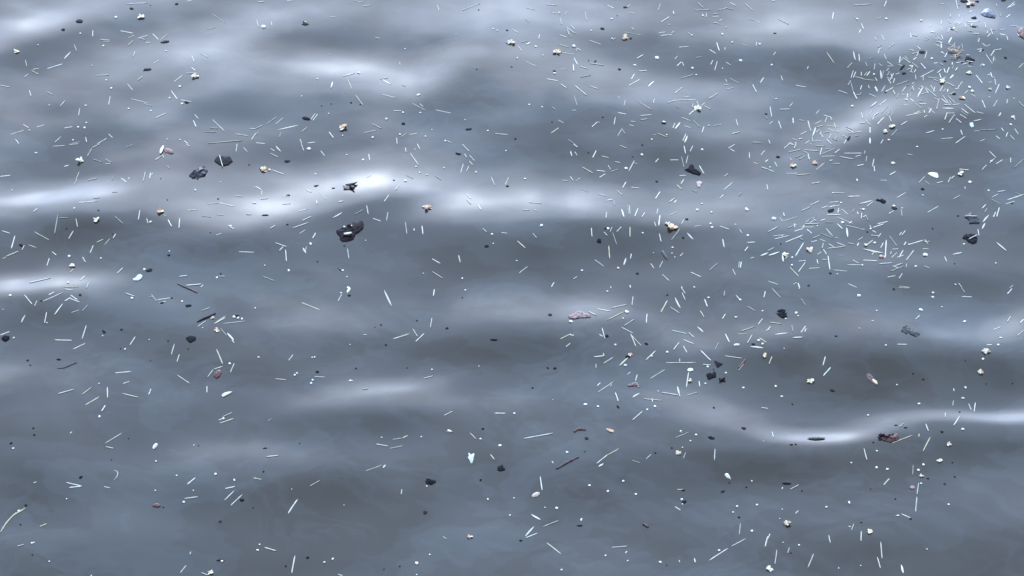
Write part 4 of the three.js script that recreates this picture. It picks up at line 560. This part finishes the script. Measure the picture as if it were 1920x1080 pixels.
bigHusk(1527, 306, 7, 1, 'brown and white husk under the dense needle patch', 'brown white husk');
bigHusk(366, 144, 5.5, 0, 'rounded orange rimmed husk, right of the upper left needles', 'orange rimmed husk');
bigHusk(300, 397, 8.5, 2, 'two lobed cream husk between bright streak and ridged flake', 'two lobed husk');
bigHusk(394, 1074, 6, 2, 'white clustered husk at the bottom edge', 'white bottom husk');
bigHusk(1172, 71, 8, 0, 'cream and brown husk just under a level needle, top middle', 'cream brown husk');
bigHusk(1306, 204, 7, 2, 'pale star shaped husk ringed by needles, upper right of centre', 'star shaped husk');
bigHusk(961, 80, 5, 2, 'whitish husk in a short row of grains, top middle', 'grain row husk');
bigHusk(1890, 165, 6, 2, 'whitish forked husk at the right end of the needle patch', 'whitish forked husk');
bigHusk(1787, 54, 6, 2, 'yellowish white husk in the bright streak, top right', 'yellowish streak husk');
bigHusk(1660, 247, 5.5, 0, 'cream husk with a stalk below the slanting bright streak', 'stalked cream husk');
bigHusk(1472, 477, 6.5, 2, 'creamy cupped husk left of a pink one, right of centre', 'cupped creamy husk');
bigHusk(1624, 460, 5, 2, 'small cream husk at the top of a needle corner', 'needle corner husk');
outlined('square_scrap', 'scrap', 1822, 235, [[-3, -4], [3, -5], [3.5, 3], [-2, 5], [-4, 2]], SCRAP, { thick: 0.1, dome: 0.05, ridge: 0.04 }, 'small squarish white scrap below the needle fan, right', 'square white scrap');
outlined('needle_chip', 'chip', 1294, 694, [[-5, -1], [0, -3.4], [5, -2], [6, 1], [0, 3], [-4, 2.6]], WHITE, { thick: 0.2, dome: 0.1, ridge: 0.1 }, 'white chip at the end of the longest level needle', 'white end chip');
{ // the frayed tuft: thin orange bracts tangled on the needle patch
  const g = new THREE.Group(), r = rng(77); lay(g, 1792, 100, 0, 0.001);
  for (let k = 0; k < 26; k++) { const o = new THREE.Mesh(needleShapes[k % 10], k % 4 ? mat(0.46, 0.33, 0.25, 0.6, grainMap) : CREAM[2]); o.name = 'bract'; o.position.set((r() - 0.5) * 0.015, 0.0006 + r() * 0.002, (r() - 0.45) * 0.02); o.rotation.set(0, r() * 6.3, (r() - 0.5) * 0.5); o.scale.set(0.004 + r() * 0.004, 0.0008, 0.0009); g.add(o); }
  add(g, 'frayed_tuft', 'tuft', 1792, 100, 'frayed orange brown tuft of tangled bracts on the needle patch', undefined, 'frayed orange tuft');
}

// ---------------------------------------------------------------- the countless small things, each one laid where it floats
{ // fine broken needles that thicken the two drifts
  const r = rng(505);
  for (const [cx, cy, rx, ry, n] of [[1770, 130, 110, 70, 46], [1830, 60, 80, 40, 22], [1690, 170, 90, 50, 22], [1540, 255, 80, 34, 20], [1545, 430, 100, 45, 26], [1660, 470, 90, 40, 14]]) for (let k = 0; k < n; k++) {
    const q = Math.sqrt(r()), a = r() * 6.283, x = cx + rx * q * Math.cos(a), y = cy + ry * q * Math.sin(a), t = r() * 3.14, l = 3 + 4.5 * r();
    needles.push({ kind: 'needle', x1: x - l * Math.cos(t), y1: y - l * 0.75 * Math.sin(t), x2: x + l * Math.cos(t), y2: y + l * 0.75 * Math.sin(t), px: x, py: y, wide: false });
  }
}
needles.forEach((n, k) => { n.r = rng(seedOf(n.x1, n.y1) + k); n.size = Math.hypot(n.x2 - n.x1, n.y2 - n.y1) * (n.wide ? 1.7 : 1); });
const order = [...needles].sort((a, b) => b.size - a.size);
order.forEach((n, k) => { n.single = k < 300; });
const litter = [[], [], [], [], []];
for (const n of needles) {
  const a = at(n.x1, n.y1), b = at(n.x2, n.y2), mid = at(n.px, n.py), x = b.sub(a), len = x.length(); x.normalize();
  const y = normalAt(mid.x, mid.z, 0.008); y.addScaledVector(x, -x.dot(y)).normalize();
  const tone = [0, 1, 0, 2, 1, 3, 0, 4, 1, 2][Math.floor(n.r() * 10)], flip = n.r() < 0.5 ? 1 : -1;
  const o = new THREE.Mesh((n.wide ? bladeShapes : needleShapes)[Math.floor(n.r() * (n.wide ? 6 : 10))], NEEDLES[n.wide && tone === 4 ? 1 : tone]);
  o.quaternion.setFromRotationMatrix(basis.makeBasis(x.clone().multiplyScalar(flip), y, x.clone().multiplyScalar(flip).cross(y)));
  const w = n.wide ? 0.0021 : 0.00095 + 0.0005 * n.r();
  o.position.copy(mid).addScaledVector(y, (all.some((f) => f.kind === 'bit' && f.named && Math.hypot(f.px - n.px, f.py - n.py) < 9) ? 0.0017 : 0.0001) + 0.0003 * n.r()); o.scale.set(len, n.wide ? 0.0008 : 0.0006, w);
  n.upright = x.x; n.object = o;
  if (n.single) { add(o, 'conifer_needle', 'conifer needle', n.px, n.py, null, 'pale conifer needles floating on the water'); }
  else { o.updateMatrix(); litter[tone].push(o.geometry.clone().applyMatrix4(o.matrix)); }
  all.push(n);
}
{
  const parts = litter.map((l) => mergeGeometries(l)), g = mergeGeometries(parts, true);
  const o = new THREE.Mesh(g, NEEDLES);
  o.name = 'needle_litter'; o.castShadow = o.receiveShadow = true;
  o.userData = { kind: 'stuff', label: 'litter of smaller pale needles scattered all over the water', category: 'needle litter' };
  scene.add(o);
}
grains.forEach((n, k) => {
  const r = rng(seedOf(n.px, n.py) + k), o = new THREE.Mesh(grainShapes[Math.floor(r() * 8)], PALE[Math.floor(r() * 2.4)]);
  const [lx, lz] = lay(o, n.px, n.py, (r() - 0.5) * 30, 0.0004), w = n.rx * lx * 0.66, d = n.ry * lz * 0.62;
  o.scale.set(w, Math.min(w, d) * 0.62, Math.min(d, n.rx === n.ry ? w : d)); n.object = o;
  add(o, 'plant_grain', 'plant grain', n.px, n.py, null, 'pale grains floating on the water'); all.push(n);
});
bits.forEach((n, k) => {
  const r = rng(seedOf(n.px, n.py) + k), o = new THREE.Mesh(undefined, r() < 0.2 ? DARK[2] : n.rx > 6 && r() < 0.5 ? DARK[1] : DARK[0]);
  const [lx, lz] = lay(o, n.px, n.py, n.turn, 0.0004), S = n.rx * lx;
  o.geometry = flake(shard(seedOf(n.px, n.py) % 9973, n.ry * lz / S), { thick: 0.12, dome: 0.06, curl: (r() - 0.5) * 0.2, ridge: 0.08 + 0.1 * r(), seed: k + 1, step: n.rx > 5 ? 32 : 18 });
  o.scale.setScalar(S); n.object = o;
  add(o, 'bark_bit', 'bark flake', n.px, n.py, null, 'small dark bark flakes floating on the water'); all.push(n);
});
husks.forEach((n) => {
  n.object = makeHusk(n.px, n.py, n.r, n.tone, seedOf(n.px, n.py));
  add(n.object, 'bud_husk', 'bud husk', n.px, n.py, null, 'pale bud husks floating on the water'); all.push(n);
});

// ---------------------------------------------------------------- what singles each one out: how it looks, and its place counted from a striking neighbour
const nth = ['nearest', 'second', 'third', 'fourth', 'fifth', 'sixth', 'seventh', 'eighth', 'ninth', 'tenth', 'eleventh', 'twelfth', 'thirteenth', 'fourteenth', 'fifteenth', 'sixteenth', 'seventeenth', 'eighteenth', 'nineteenth', 'twentieth', 'twenty-first', 'twenty-second', 'twenty-third', 'twenty-fourth', 'twenty-fifth', 'twenty-sixth'];
const side = ['right of', 'above right of', 'above', 'above left of', 'left of', 'below left of', 'below', 'below right of'];
const best = new Map();
for (const L of landmarks) for (const kind of ['needle', 'grain', 'bit', 'husk']) {
  const sectors = side.map(() => []);
  for (const n of all) {
    if (n.kind !== kind) continue;
    const dx = n.px - L.px, dy = L.py - n.py, d = Math.hypot(dx, dy);
    if (d > 1) sectors[(Math.round(Math.atan2(dy, dx) / (Math.PI / 4)) + 8) % 8].push([d, n]);
  }
  sectors.forEach((list, s) => list.sort((a, b) => a[0] - b[0]).forEach(([d, n], k) => {
    const cost = k * 45 + d;
    if (k < nth.length && d < 1100 && !(best.get(n)?.cost <= cost)) best.set(n, { cost, text: `${nth[k]} ${side[s]} the ${L.short}` });
  }));
}
for (const n of all) {
  if (n.named || !n.object.parent) continue;
  let look;
  if (n.kind === 'needle') {
    const a = Math.atan2(Math.abs(n.y2 - n.y1), Math.abs(n.x2 - n.x1)) / R, lean = a < 14 ? 'lying level' : a > 74 ? 'lying upright' : (n.x2 - n.x1) * (n.y2 - n.y1) < 0 ? 'leaning right' : 'leaning left';
    look = `${n.wide ? 'broad pale' : Math.hypot(n.x2 - n.x1, n.y2 - n.y1) > 27 ? 'long pale' : 'thin pale'} needle ${lean}`;
  } else if (n.kind === 'grain') look = `${n.rx > 1.3 * n.ry ? 'oval' : n.ry > 1.2 * n.rx ? 'upright' : n.rx < 2.3 ? 'tiny' : 'round'} pale grain`;
  else if (n.kind === 'bit') look = `${n.rx > 6 ? 'larger' : n.rx < 2.2 ? 'tiny' : 'small'}${n.rx > 2 * n.ry ? ' slim' : ''} dark flake`;
  else look = `${['cream', 'orange brown', 'whitish', 'brown', 'pinkish'][n.tone]} bud husk`;
  n.object.userData.label = `${look}, ${best.get(n)?.text}`;
}
renderer.render(scene, camera);
